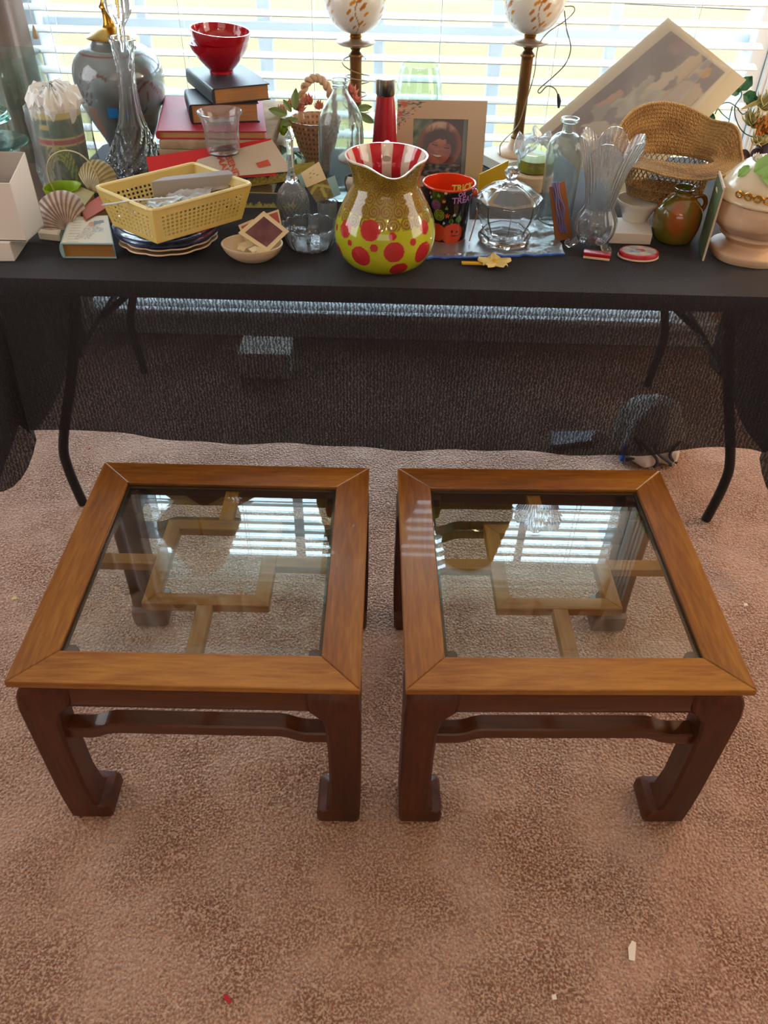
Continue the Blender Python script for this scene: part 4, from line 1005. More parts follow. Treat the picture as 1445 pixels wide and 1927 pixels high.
for ua, ub, va, vb in ((0, 1, v1, 1), (0, 1, 0, v0), (0, u0, v0, v1), (u1, 1, v0, v1)): gs.append(shell(part(ua, ub, va, vb), .010))
obj('frame_border', join(*gs), 'vcol_satin', pf, False, world=True)
def portrait(u, v):
    X = 300 + u * 850; Y = 1450 - v * 1125
    bgc = mixc(lin('#2e2030'), lin('#3c2a38'), .5 + h01(u * 4, v * 4))
    if u < .35 and v > .3: bgc = mixc(lin('#39503f'), lin('#6f8068'), .4 + h01(u * 9, v * 9, 5) * 1.6)
    if u > .92: bgc = mixc(bgc, lin('#8f9a90'), .5)
    c = bgc; he = math.hypot((X - 725) / 345, (Y - 830) / 470)
    if he < 1 and Y < 1400:
        c = mixc(lin('#2f1a22'), lin('#4a2a2c'), .5 + h01(X * .012, Y * .03))
        c = mixc(c, lin('#8a4a38'), min(.75, max(0, (he - .7) / .25)))
        hl = max(0, min(1, (600 - Y + 90 * h01(X * .03, Y * .01)) / 160)) * max(0, min(1, (he - .6) / .15)) * max(0, min(1, (1.0 - he) / .08)) * (.15 if abs(X - 840) < 30 and Y > 400 else 1)
        c = mixc(c, mixc(lin('#c6ad98'), lin('#a27460'), (Y - 400) / 300), hl * .9)
    fx, fy = X - 715, Y - 950; ca = .17; rx, ry = fx * math.cos(ca) + fy * math.sin(ca), -fx * math.sin(ca) + fy * math.cos(ca)
    if (rx / 190) ** 2 + (ry / 265) ** 2 < 1 and not (Y < 800 and (X < 560 + (800 - Y) * 1.5 or X > 830 or Y < 730 - abs(X - 770) * .6)):
        c = mixc(lin('#b5685a'), lin('#8f4c44'), .25 + .0024 * abs(rx) + h01(X * .01, Y * .01))
        for ex, ey in ((645, 822), (838, 882)):
            if abs(X - ex) < 48 and abs(Y - ey - .25 * (X - ex)) < 11: c = lin('#3a1c1e')
            if abs(X - ex) < 52 and abs(Y - ey + 42 - .25 * (X - ex)) < 6: c = lin('#6a3a32')
        if abs(X - 728) < 34 and abs(Y - 945) < 9: c = lin('#8a463c')
        m_ = (X - 700) / 85; my = 1030 + 22 * (1 - m_ * m_) + .12 * (X - 700) - 10
        if abs(m_) < 1:
            if abs(Y - my) < 30 * (1 - m_ * m_) + 5: c = lin('#7d3834')
            if abs(Y - my + 3) < 19 * (1 - m_ * m_): c = lin('#e6d6cc')
    if Y > 1190 and abs(X - 730) < 330: c = mixc(lin('#2c2c3c'), lin('#a5a09a'), h01(X * .012, Y * .02, 4) + .2)
    return c
obj('portrait_photo', shell(grid(lambda u, v: fq(u0 + (u1 - u0) * u, v0 + (v1 - v0) * v, .001), 110, 140, portrait), .001), 'vcol_satin', pf, False, world=True)
obj('photo_glass', shell(grid(lambda u, v: fq(u0 + (u1 - u0) * u, v0 + (v1 - v0) * v, .0025), 1, 1), .0008), 'frame_glass', pf, False, world=True)
obj('easel_leg', slab([fq(.42, .05, -.005), fq(.58, .05, -.005), fq(.54, .7, -.005) , fq(.46, .7, -.005)], n, .003), 'wicker_dark', pf, False, world=True)

# ---- spotted pitcher
p = PL(723, 495); pt = thing('pitcher', p.P, 'lime green ceramic pitcher with red spots and brown swirl neck', 'pitcher')
ppr = p.prof([(50, 495), (62, 491), (77, 480), (90, 460), (95, 436), (92, 411), (82, 385), (70, 362), (63, 346), (64, 330), (70, 312), (77, 297), (79, 291)], 17)
zpm = ppr[-1][1]
def spout(th, r, z):
    k = max(0, (z / zpm - .72) / .28); d = (th - (-PI / 2 + .18) + PI) % (2 * PI) - PI; g = math.exp(-(d / .42) ** 2)
    side = math.exp(-((abs(d) - .75) / .3) ** 2)
    return r * (1 + .16 * g * k - .05 * side * k), z - .016 * g * k ** 1.5
inner0 = len(ppr)
dots = []
tmp = [(th, r, z) for (r, z) in ppr for th in np.linspace(-PI, 0, 90)]
W3 = np.array([(p.P[0] + r * math.cos(t), p.P[1] + r * math.sin(t), p.P[2] + z) for t, r, z in tmp])
PXs = np.array([proj(w) for w in W3])
mpx = depth(p.P) / F_PX
def surf(x, y): i = int(np.argmin(((PXs - np.array([x, y])) ** 2).sum(1))); return W3[i] - p.P
for x, y, r_ in ((649.5, 432, 15), (697, 434, 18), (737, 445, 7), (799, 428, 12.5), (657, 457, 5.5), (678, 483, 19), (704, 468, 7), (741, 476, 18.5), (776, 456, 6.5), (797, 475, 20), (750, 507, 17), (634, 427, 6), (638, 470, 13)):
    dots.append((surf(x, y), r_ * mpx))
for k in range(9):
    a = .35 + k * .33; z_ = .06 + .045 * (k % 2); r_ = float(np.interp(z_, ppr[:, 1], ppr[:, 0])); dots.append((np.array([r_ * math.cos(a), r_ * math.sin(a), z_]), (.02, .012, .007)[k % 3]))
zsw = p.z(398)
def pcol(th, r, z, i):
    if i > inner0 + 2 and z > zpm * .45: return lin('#c41f33') if int((th + PI + .16) / (2 * PI) * 20) % 2 == 0 else lin('#ded2c4')
    if i > inner0 + 2 or i < 1: return lin('#e8e2d2')
    if z > zpm * .985 or i > inner0: return lin('#f4efe6')
    P = np.array([r * math.cos(th), r * math.sin(th), z])
    for c, rr in dots:
        if ((P - c) ** 2).sum() < rr * rr: return lin('#b52a30')
    base = mixc(lin('#b9c022'), lin('#a6ad1c'), .5 + h01(th * 2, z * 20))
    u = th * .085; s = .026
    row = math.floor(z / (s * .86)); zc2 = (row + .5) * s * .86; uc = (math.floor(u / s + .5 * (row % 2)) + .5 - .5 * (row % 2)) * s
    d = math.hypot(u - uc, z - zc2); an = math.atan2(z - zc2, u - uc)
    if zc2 > zsw:
        fade = min(1, (zc2 - zsw) / .02 + .4)
        base = mixc(base, lin('#7d7226'), .8 * fade) if d < s * .5 or zc2 > zsw + .012 else base
        if d < s * .52 and math.sin(2 * PI * d / .0056 + an) > .2: base = lin('#83432a')
    return base
obj('pitcher_body', lathe(wall_of(ppr, .004, .006), 400, spout, close=False, col=pcol), 'vcol_gloss', pt)
hp = [(0, .055 + .02, zpm * .93), (.0, .115, zpm * .98), (0, .15, zpm * .85), (0, .15, zpm * .6), (0, .11, zpm * .42)]
obj('handle', tube(spl([(.0, .066, zpm * .88), (0, .105, zpm * .955), (0, .14, zpm * .84), (0, .15, zpm * .65), (0, .105, zpm * .5)], 8), .009, 12), 'white_ceramic', pt)

# ---- halloween pail
p = PL(838, 446); pa = thing('party_pail', p.P, 'small black trick or treat pail with orange inside and wire handle', 'pail')
qpr = p.prof([(37, 446), (38.5, 440), (49, 343)], 1); qpr = np.array([(np.interp(t, np.linspace(0, 1, len(qpr)), qpr[:, 0]), np.interp(t, np.linspace(0, 1, len(qpr)), qpr[:, 1])) for t in np.linspace(0, 1, 110)])
zq = qpr[-1][1]; tmpq = [(th, r, z) for (r, z) in qpr for th in np.linspace(-PI, 0, 160)]
Wq = np.array([(p.P[0] + r * math.cos(t), p.P[1] + r * math.sin(t), p.P[2] + z) for t, r, z in tmpq]); Pq = np.array([proj(w) for w in Wq])
def sq(x, y): i = int(np.argmin(((Pq - np.array([x, y])) ** 2).sum(1))); return Wq[i] - p.P, tmpq[i][0]
mq = depth(p.P) / F_PX; marks = []
for x, y, r_, c, kind in ((851, 441, 18, '#dd4a22', 'p'), (822, 437, 15, '#dd4a22', 'p'), (804, 350, 2.4, '#c97a40', 's'), (819, 355, 2.2, '#7a3a6a', 's'), (830, 350, 2.5, '#e09a50', 's'), (848, 348, 2.2, '#a050a0', 's'), (810, 362, 2.6, '#c9643a', 's'), (826, 368, 3.4, '#6f9a3a', 's'), (839, 363, 3.4, '#e8e4e0', 's'), (811, 371, 2, '#d8d8e0', 's'), (835, 379, 3.4, '#e0995a', 's'), (840, 392, 3.2, '#8aaa40', 's'), (842, 407, 4, '#d9602c', 's'), (855, 404, 3, '#e8e8f0', 's'), (835, 420, 2.2, '#d8d8e0', 's'), (820, 385, 8, '#8a3f92', 'w'), (826, 405, 9, '#8f9f30', 'w'), (849, 417, 4, '#5f8a2c', 'w'), (863, 412, 5, '#5f9a2c', 'w')):
    q, a = sq(x, y); marks.append((q, r_ * mq, lin(c), kind, a))
faces = [sq(x, y)[0] for x, y in ((850, 436), (860, 436))]; mouth = sq(856, 443)[0]
def star(q, c, r_, a):
    t = np.array([-math.sin(a), math.cos(a), 0]); d = q - c; x, y = d @ t, d[2]; rr = math.hypot(x, y); an = math.atan2(y, x)
    return rr < r_ * (.62 + .38 * math.cos(5 * an - PI / 2))
def qcol(th, r, z, i):
    if i > 111: return lin('#e0401a')
    if z > zq * .975 or z < zq * .045: return lin('#e85a26')
    P = np.array([r * math.cos(th), r * math.sin(th), z]); out = lin('#1c1a20')
    for c, rr, col, kd, a in marks:
        d = np.linalg.norm(P - c)
        if d < rr * 1.1:
            if kd == 'p':
                out = col
                if any(np.linalg.norm(P - f) < .0026 for f in faces): out = lin('#1c1a20')
                dm = P - mouth; t = np.array([-math.sin(a), math.cos(a), 0]); x = dm @ t
                if abs(x) < .010 and abs(dm[2] - 16 * x * x) < .0012: out = lin('#1c1a20')
            elif kd == 's' and star(P, c, rr * 1.3, a): out = col
            elif kd == 'w' and (d / rr * 2.6) % 1 > .3: out = col
    return out
obj('pail_body', lathe(wall_of(qpr, .0015), 300, close=False, col=qcol), 'vcol_gloss', pa)
obj('rim_bead', xf(tube([(math.cos(a) * qpr[-1][0], math.sin(a) * qpr[-1][0], zq) for a in np.linspace(0, 2 * PI, 49)], .0022, 8, False)), 'orange_enamel', pa)
for body, px, m_, s_ in (('TRICK', (871, 357), 'text_lime', .02), ('OR', (869, 369), 'text_purple', .014), ('TREAT', (872, 381), 'text_purple', .02)):
    c, a = sq(*px); g = text_geo(body, s_, .0002, bold=.0004); rr = np.interp(c[2], qpr[:, 1], qpr[:, 0])
    V = [((np.interp(c[2] + v[1], qpr[:, 1], qpr[:, 0]) + .0006 + v[2]) * math.cos(a + v[0] / rr), (np.interp(c[2] + v[1], qpr[:, 1], qpr[:, 0]) + .0006 + v[2]) * math.sin(a + v[0] / rr), c[2] + v[1]) for v in g[0]]
    obj('lettering', (V, g[1]), m_, pa, False)
hd = qpr[-1][0]
obj('grip_bead', ball((hd * .98, -.01, zq - .018), .008, 12, (1, 1, 1.2)), 'orange_enamel', pa)
obj('wire_handle', tube(spl([(hd * .98, -.012, zq - .018), (hd * 1.12, -.02, zq - .04), (hd * 1.1, -.03, zq - .07), (hd * .9, -.045, zq - .12)], 8), .0013, 6), 'kraft', pa)

# ---- zip bag lying flat with a blue edge
Az, Bz, Cz, Dz = [U(x, y, z=T + .002) for x, y in ((802, 488), (1062, 480), (1040, 416), (835, 414))]
zb_ = thing('zip_bag', (Az + Cz) / 2, 'flat clear zip bag with blue edge under the candy jar and pail', 'bag')
zfn = lambda u, v: (Az * (1 - u) + Bz * u) * (1 - v) + (Dz * (1 - u) + Cz * u) * v + np.array([0, 0, .0015 + (.011 * max(0, h01(u * 9, v * 6, 5)) + .004 * abs(h01(u * 25, v * 18, 2))) * (1 if (u > .72 or v < .12) else .1)])
obj('bag_film', shell(grid(zfn, 90, 50), .0008), 'plastic_film', zb_, True, world=True)
obj('zip_edge', tube([zfn(u, -.01) for u in np.linspace(0, 1, 40)], .0028, 6), 'blue_plastic', zb_, True, world=True)

# ---- candy jar
p = PL(948, 452, T + .004); cj = thing('candy_jar', p.P, 'octagonal clear glass candy jar with domed lid', 'jar')
jp = p.prof([(45, 452), (48, 446), (48, 437), (42, 430), (47, 418), (55, 402), (58, 388), (58, 376)], 2)
def octa(th, r, z): a = (th % (PI / 4)) - PI / 8; return r * math.cos(PI / 8) / math.cos(a) * 1.03, z
obj('jar_body', lathe(wall_of(jp, .006, .010), 64, octa, close=False), 'crystal', cj)
zl = jp[-1][1]
lp = p.prof([(45, 452), (61, 376), (63, 372), (56, 364), (38, 352), (16, 343), (9, 338), (8, 334), (13, 329), (14, 322), (9, 316), (1, 314)], 1)[1:]
lp = [(r, z + .001) for r, z in lp]; li = [(r - .005, z - .004) for r, z in lp[1:5]][::-1]
obj('lid', lathe([(lp[0][0] - .007, lp[0][1])] + lp + [], 64, lambda th, r, z: octa(th, r, z) if r > .012 else (r, z), close=False) if False else lathe([(.0005, li[0][1])] + [(r, z) for r, z in li] + lp, 64, lambda th, r, z: octa(th, r, z) if r > .014 else (r, z), close=False), 'crystal', cj)

# ---- yellow flower hair clip
P = U(930, 499, z=T); hc = thing('hair_clip', P, 'yellow felt flower hair clip at the front edge of the table', 'hair clip')
for k in range(5):
    a = 2 * PI * k / 5 + .3; f = lambda u, v: (math.cos(a) * .038 * v - math.sin(a) * .031 * (u - .5) * math.sin(PI * (.08 + .84 * v)) ** .7, math.sin(a) * .035 * v + math.cos(a) * .031 * (u - .5) * math.sin(PI * (.08 + .84 * v)) ** .7, .008 + .005 * v - .005 * (2 * u - 1) ** 2 * v + .0006 * math.cos(16 * u))
    obj('petal', shell(grid(f, 16, 10), .0012), 'yellow_felt', hc)
obj('flower_centre', ball((0, 0, .010), .007, 12, (1, 1, .5)), 'yellow_felt2', hc)
obj('clip_bar', box((-.075, -.006, .001), (-.015, .006, .006), .002, 2), 'yellow_felt2', hc)

# ---- globe lamps
def globecol(zc, R):
    def f(th, r, z, i):
        c = mixc(lin('#f0eadc'), lin('#dfe0d8'), .5 + h01(th, z * 9)); lat = (z - zc) / R
        for k in range(5):
            a = ((th - k * 2 * PI / 5 - .1 + PI / 2 + PI) % (2 * PI)) - PI
            if lat < .3:
                if abs(a - .08 * math.sin(lat * 7 + k)) < .018: c = lin('#a06a2c')
                for la, aa, s in ((-.55, .16, 1), (-.45, -.2, 1), (-.3, .3, 1), (-.25, -.28, 1.1), (-.1, .18, 1.4), (-.7, -.12, .8), (0, -.15, 1.2), (.1, .1, 1.5), (-.62, .3, .8)):
                    if ((a - aa) / (.085 * s)) ** 2 + ((lat - la - (a - aa) * .6) / (.05 * s)) ** 2 < 1: c = lin(('#d98f1e', '#b5702a', '#c4842c')[int(abs(la * 10)) % 3])
        return c
    return f
mat('milk_globe', vcol=True, rough=.15, coat=.5)
def globe_lamp(bx_, by_, z0, col_y0, disc_y, gc_y, hw, label, rot=0):
    p = PL(bx_, by_, z0); r = thing('globe_lamp', p.P, label, 'lamp')
    zd = p.z(disc_y); zbs = p.z(by_ - 28)
    obj('foot', lathe(spl([(.052, 0), (.054, .006), (.044, .014), (.03, .02), (.022, .035), (.019, .045)], 4), 36), 'bisque', r)
    obj('column', lathe(spl([(.019, .044), (.021, .05), (.0165, .058), (.0155, .10), (.0165, zd - .045), (.02, zd - .035), (.019, zd - .028), (.012, zd - .02), (.016, zd - .012), (.006, zd - .004)], 4), 28, lambda th, rr, z: (rr * (1 + (.02 * math.cos(12 * th) if .06 < z < zd - .05 else 0)), z)), 'old_brass', r)
    rd = p.r(37, zd)
    obj('bobeche', lathe(spl([(.008, zd - .01), (rd * .7, zd - .008), (rd, zd), (rd * .8, zd + .006), (.012, zd + .01)], 4), 36), 'brass_plate', r)
    R = p.r(hw, zd + .1); zc = p.z(gc_y)
    obj('font', lathe(spl([(.014, zd + .008), (.018, zd + .016), (.012, zd + .024), (.02, zc - R + .006)], 3), 24), 'brass', r)
    obj('glass_globe', lathe([(math.cos(a) * R, zc + math.sin(a) * R) for a in np.linspace(-PI / 2 + .18, PI / 2 - .25, 64)], 160, col=globecol(zc, R)), 'milk_globe', r)
    obj('burner', lathe([(.03, zc + R - .01), (.03, zc + R + .02), (.012, zc + R + .03), (.012, zc + R + .05), (.005, zc + R + .06), (.005, .97), (.0005, .975)], 20), 'brass', r)
    n_ = 60
    g = lathe([(.165, .70), (.115, .96)], n_ * 4, lambda th, rr, z: (rr * (1 + .02 * math.cos(n_ * th)), z), close=False); obj('lamp_shade', shell(g, .0015), 'shade_olive', r)
    return r, p, zd
zl_ = T + .028
wq = pxpoly([(892, 282), (972, 266), (1035, 290), (945, 309)], zl_)
obj('gift_box', prism(wq, T, zl_, .001), 'white_card', None, False, world=True, label='flat white box under the foot of the right globe lamp', cat='box')
gl, p, zd = globe_lamp(970, 290, zl_ + .0005, 95, 78, -4, 60, 'right brass column lamp with flowered glass globe and dangling cord')
def wl(pts, Y): return [U(x, y, Y=Y) - p.P for x, y in pts]
Yl = p.P[1] - .03
obj('cord', tube(spl(wl([(1062, 12), (1078, 12), (1080, 22), (1062, 40), (1030, 62), (1012, 90), (1005, 140), (990, 190), (975, 235), (950, 262), (941, 275), (941, 292)], Yl), 6), .0016, 6), 'cord_clear', gl)
obj('cord', tube(spl(wl([(1062, 20), (1066, 55), (1074, 90), (1064, 120), (1040, 145), (1014, 168), (1016, 175), (1030, 162), (1045, 168), (1051, 185)], Yl - .02), 6), .0016, 6), 'cord_brown', gl)
obj('plug', tube(wl([(1050, 176), (1052, 190), (1051, 203)], Yl - .02), [.003, .006, .003], 8), 'black_plastic', gl)
gl2, p, zd = globe_lamp(670, 300, T, 95, 79, -4, 59, 'left brass column lamp with flowered glass globe and cord wound around it')
cs = []
for t in np.linspace(0, 1, 120):
    a = t * 2 * PI * 4.5; rr = .027 + .012 * abs(math.sin(t * 9)); cs.append((rr * math.cos(a), rr * math.sin(a), zd - .04 - .14 * t + .01 * math.sin(a * .7)))
obj('cord', tube(cs, .0018, 6), 'cord_clear', gl2)

# ---- yellow tray, cream round box, jar with yellow candle, crumpled wrap
obj('plastic_tray', shell(([U(903, 328, z=T + .075), U(957, 302, z=T + .075), U(957, 302, z=T + .075) + np.array([-.0, -.005, -.06]), U(903, 328, z=T + .075) + np.array([0, -.005, -.07])], [(0, 3, 2, 1)]), .003), 'yellow_plastic2', None, False, world=True, label='bright yellow plastic tray standing between the photo frame and candy jar', cat='tray')
p = PL(993, 352); zr_ = p.z(322); rr_ = p.r(40, zr_)
obj('round_box', lathe([(rr_ * .9, 0), (rr_ * .93, .003), (rr_ * .93, zr_ * .5), (rr_, zr_ * .52), (rr_, zr_ - .003), (rr_ * .96, zr_), (.0005, zr_)], 48), 'cream_matte', None, True, loc=p.P, label='round cream wooden box behind the candy jar', cat='box')
P = p.P + np.array([.01, .005, zr_]); cj2 = thing('candle_jar', P, 'squat glass jar of yellow wax on the round cream box', 'candle')
mat('yellow_wax', '#b9ab3e', .5)
obj('glass_wall', lathe(wall_of([(.044, 0), (.047, .004), (.047, .045), (.045, .05)], .003), 36, close=False), 'clear_thin', cj2); obj('wax', lathe([(.0435, .0035), (.0435, .032), (.0005, .032)], 36), 'yellow_wax', cj2)
obj('plastic_wrap', shell(grid(lambda u, v: (P[0] + (u - .5) * .11 + .02 * h01(u * 5, v * 5, 1), P[1] - .05 + .1 * v, P[2] + .052 + .035 * (1 - abs(2 * u - 1)) + .035 * h01(u * 4, v * 4, 8) + .014 * h01(u * 11, v * 11, 5)), 30, 30), .0006), 'plastic_film', None, True, world=True, label='crumpled clear plastic wrap on the glass candle jar', cat='wrap')

# ---- apothecary bottle, envelope of ribbon
pv('apothecary_bottle', 1042, 418, [(28, 418), (31, 412), (32.5, 350), (34, 290), (33, 270), (26, 257), (15, 250), (12, 245), (12, 232), (17, 228), (17, 222)], 'window_haze_glass', 'tall clear apothecary bottle with wide lip next to the fan vase', 'bottle', .003)
pe = tilt_plane(1060, 452, T, 18, .25); en = sheet('ribbon_envelope', [(1046, 455), (1077, 448), (1063, 340), (1034, 352)], pe, .004, 'kraft', 'brown paper envelope stuffed with lilac ribbon, before the apothecary bottle', 'envelope')
nE = pe[1] / np.linalg.norm(pe[1])
for k in range(7):
    o_ = (k - 3) * 2.4; pts = [U(x + o_ * (1 - .3 * abs(y - 400) / 60) + 3 * math.sin(y * .12 + k), y, plane=(pe[0] + nE * (.004 + .003 * (k % 2)), pe[1])) for x, y in ((1046, 343), (1048, 365), (1053, 390), (1056, 415), (1059, 438))]
    obj('ribbon', tube(spl(pts, 4), .0022, 6, flat=.6), 'lilac_ribbon', en, True, world=True)

# ---- large print in clear sleeve, leaning on the window
pp = tilt_plane(1186, 374, T + .004, 38, -.28); nP = pp[1] / np.linalg.norm(pp[1])
prt = sheet('framed_print', [(1002, 254), (1180, 372), (1404, 150), (1257, 33)], pp, .005, 'mat_board', 'large matted art print in a clear sleeve leaning askew against the blind', 'picture')
def art(u, v):   # a plain soft composition of muted shapes (u across, v along the length)
    u, v = u + .09 * h01(u * 5, v * 7, 11) + .03 * h01(u * 16, v * 20, 2), v + .06 * h01(u * 6, v * 8, 21) + .02 * h01(u * 18, v * 22, 5)
    c = mixc(lin('#7f7f83'), lin('#5f5862'), .5 + 1.2 * h01(u * 3, v * 3)); c = mixc(c, lin('#6a5058'), max(0, .9 - v * 2.4))
    def blob(cx_, cy2, rx, ry, an=0):
        x, y = u - cx_, v - cy2; ca, sa = math.cos(an), math.sin(an); x, y = x * ca + y * sa, -x * sa + y * ca
        return (x / rx) ** 2 + (y / ry) ** 2 + 1.1 * h01(u * 6, v * 6, cx_ * 7) + .6 * h01(u * 17, v * 17, 3) < 1
    if blob(.2, .33, .13, .1): c = lin('#8a8f86')
    if blob(.16, .42, .06, .1, .2): c = lin('#b98a78')
    if blob(.75, .62, .3, .2): c = lin('#bfae94')
    if blob(.45, .52, .2, .16, .4): c = mixc(lin('#b9b9aa'), lin('#9a9d94'), .5 + h01(u * 12, v * 12))
    if blob(.5, .75, .14, .07, .8): c = lin('#c4b8a2')
    if blob(.62, .88, .16, .1): c = lin('#c4b294')
    if blob(.78, .92, .06, .05): c = lin('#c79a52')
    if blob(.6, .74, .07, .05): c = lin('#776a6c')
    if blob(.45, .25, .3, .04, .25): c = lin('#bcb4a0')
    if blob(.3, .94, .1, .06): c = lin('#857078')
    return c
sheet('print_image', [(1036, 250), (1165, 336), (1364, 136), (1262, 58)], (pp[0] + nP * .0012, pp[1]), .0006, 'vcol_paper', parent=prt, colfn=art, nu=60, nv=110)
sheet('clear_sleeve', [(1001, 256), (1150, 353), (1345, 112), (1256, 31)], (pp[0] + nP * .004, pp[1]), .0004, 'sleeve_film', parent=prt)
sheet('sleeve_fold', [(1110, 318), (1175, 360), (1378, 130), (1335, 106)], (pp[0] + nP * .006, pp[1]), .0004, 'sleeve_film', parent=prt)

# ---- fan vase
p = PL(1112, 466); fv = thing('fan_vase', p.P, 'pressed crystal vase with scalloped fan rim on curled feet', 'vase')
vp = p.prof([(10, 466), (6, 458), (26, 452), (38, 432), (38, 412), (29, 394), (28, 384), (33, 350), (42, 315), (52, 285), (60, 266)], 7)[7:]; hv = vp[-1][1]
def fan(th, r, z):
    k = max(0, (z / hv - .5) / .5); q = (th / (PI / 3) + .3) % 1; s = math.sin(PI * q) ** .6
    rib = .013 * math.cos(36 * q * PI / 6 * 2) * (1 if z > hv * .42 else 0) * (.4 + k) + (.035 * math.cos(9 * th) if z < hv * .42 else 0)
    return r * (1 + rib + .05 * s * k), z + .032 * (s - .6) * k ** 2.2
w_ = [(max(r - .0032, .0006), z) for r, z in vp[::-1] if z > vp[0][1] + .006]
obj('vase_body', lathe([(.0005, vp[0][1])] + [tuple(q) for q in vp] + w_ + [(.0005, w_[-1][1])], 288, fan, close=False), 'crystal', fv)
for k in range(3):
    a = -PI / 2 + .55 + k * 2 * PI / 3; ca, sa = math.cos(a), math.sin(a)
    pts = [(ca * r, sa * r, z) for r, z in ((.018, vp[0][1] + .012), (.034, .022), (.046, .009), (.056, .007), (.06, .014), (.054, .019))]
    obj('foot', tube(spl(pts, 5), [.008] * 10 + [.0065] * 10 + [.005] * 6, 12), 'crystal', fv)

# ---- white box with ramekin, harmonica, oval tin
zw = T + along(U(1190, 459, z=T), (0, 0, 1), 439)
obj('gift_box', prism(pxpoly([(1149, 438), (1228, 441), (1222, 409), (1158, 409)], zw), T, zw, .0012), 'white_card', None, False, world=True, label='small flat white box under the white ramekin', cat='box')
pv('ramekin', 1194, 412, [(23, 412), (25, 406), (33, 390), (40, 380), (42, 374)], 'white_ceramic', 'small white ceramic ramekin under the brim of the straw hat', 'bowl', .004, z0=zw + .0005)
P = U(1122, 485, z=T); hm = thing('pocket_harmonica', P, 'small red and cream toy harmonica at the front edge by the fan vase', 'toy', rotz=-.24)
obj('top_cover', box((-.031, -.011, .005), (.031, .011, .014), .002, 2), 'red_paint', hm); obj('comb', box((-.030, -.013, .0), (.030, .012, .005), .001), 'cream_matte', hm)
p = PL(1200, 483); ot = thing('oval_tin', p.P, 'small oval red trinket tin with painted lid', 'tin')
obj('tin_base', lathe(spl([(.045, 0), (.048, .002), (.047, .005)], 2), 48, sy=.72), 'cream_matte', ot)
def tcol(th, r, z, i):
    if r > .040: return lin('#c4283c')
    x, y = r * math.cos(th), r * math.sin(th); v = h01(x * 60, y * 60, 3)
    if math.hypot(x - .003, y) < .012 and v > -.1: return lin('#a03a3c')
    if math.hypot(x + .018, y + .008) < .005: return lin('#3a78c4')
    if math.hypot(x - .01, y - .012) < .01: return lin('#d9b48a')
    return mixc(lin('#8f9494'), lin('#c9b9a0'), .5 + v * 1.5)
obj('tin_lid', lathe([(.0455, .0052), (.0455, .012), (.0435, .0145)] + [(.0435 * t, .0145 + .0015 * (1 - t)) for t in np.linspace(.97, .02, 30)], 90, sy=.72, col=tcol), 'vcol_satin', ot)

# ---- pottery jug, leaning card
p = PL(1264, 450); jg = thing('pottery_jug', p.P, 'small round brown and green glazed pottery jug with ring handle', 'jug')
jp2 = p.prof([(27, 450), (36, 446), (42, 428), (44, 406), (40, 388), (28, 373), (18, 366), (16, 361), (19, 356), (22, 352)], 7)
def jcol(th, r, z, i):
    t = .5 + h01(math.cos(th) * 1.6 + 3, math.sin(th) * 1.6, z * 22) * 1.6; c = mixc(lin('#6f6a24'), lin('#a3571c'), t)
    return mixc(c, lin('#5d6a28'), max(0, (z / jp2[-1][1] - .7) * 2.5))
obj('jug_body', lathe(wall_of(jp2, .003), 90, close=False, col=jcol), 'vcol_gloss', jg)
zj = jp2[-1][1]
mat('jug_handle', '#7a4a1c', .2, coat=.6)
obj('handle', tube(spl([(.022, -.002, zj - .022), (.045, -.004, zj - .018), (.056, -.004, zj - .035), (.05, -.003, zj - .055), (.04, -.002, zj - .06)], 6), .0055, 10), 'jug_handle', jg)
P1, P2 = U(1321, 491, z=T), U(1314, 455, z=T); hk = along(P1, (0, 0, 1), 353); d_ = np.cross(P2 - P1, (0, 0, 1)); d_ /= np.linalg.norm(d_)
if d_[0] > 0: d_ = -d_
mat('card_edge', '#d9c3a8', .7)
lc = obj('greeting_card', slab([P1, P2, P2 + np.array([0, 0, hk]), P1 + np.array([0, 0, hk])], d_, .004), 'card_edge', None, False, world=True, label='stiff upright card seen edge-on beside the tissue-wrapped tureen', cat='card')
obj('card_picture', slab([P1 + d_ * .0008 + (P2 - P1) * .05, P2 + d_ * .0008 - (P2 - P1) * .05, P2 + d_ * .0008 + np.array([0, 0, hk * .97]), P1 + d_ * .0008 + np.array([0, 0, hk * .97])], d_, .0006), 'card_green', lc, False, world=True)

# ---- straw hat lying crown down
Yh = 2.0; hc_ = U(1262, 296, Y=Yh); z0h = hc_[2]
def hatring(kind, th):
    c, s = math.cos(th), math.sin(th)
    back = max(0, s); front = max(0, -s); side = c * c
    R = {'top0': (.002, .002, -.098), 'top1': (.06, .042, -.100), 'top2': (.088, .058, -.094), 'w1': (.098, .066, -.070), 'w2': (.1, .069, -.04), 'w3': (.102, .071, -.010), 'open': (.104, .073, 0)}
    if kind in R: a, b, z = R[kind]; return np.array([a * c, b * s, z])
    t = kind
    a = .104 + .046 * t; b = .073 + (.05 if s < 0 else .04) * t
    tip = math.exp(-((c - 1) / .12) ** 2) * .02 * t
    z = t * (.098 * back ** 1.2 - .022 * front) + .012 * t * t * side + .03 * math.exp(-((th - .35) / .3) ** 2) * t - .05 * t * math.exp(-((abs(th - PI) - .0) / .5) ** 2)
    return np.array([(a + tip) * c, b * s, z])
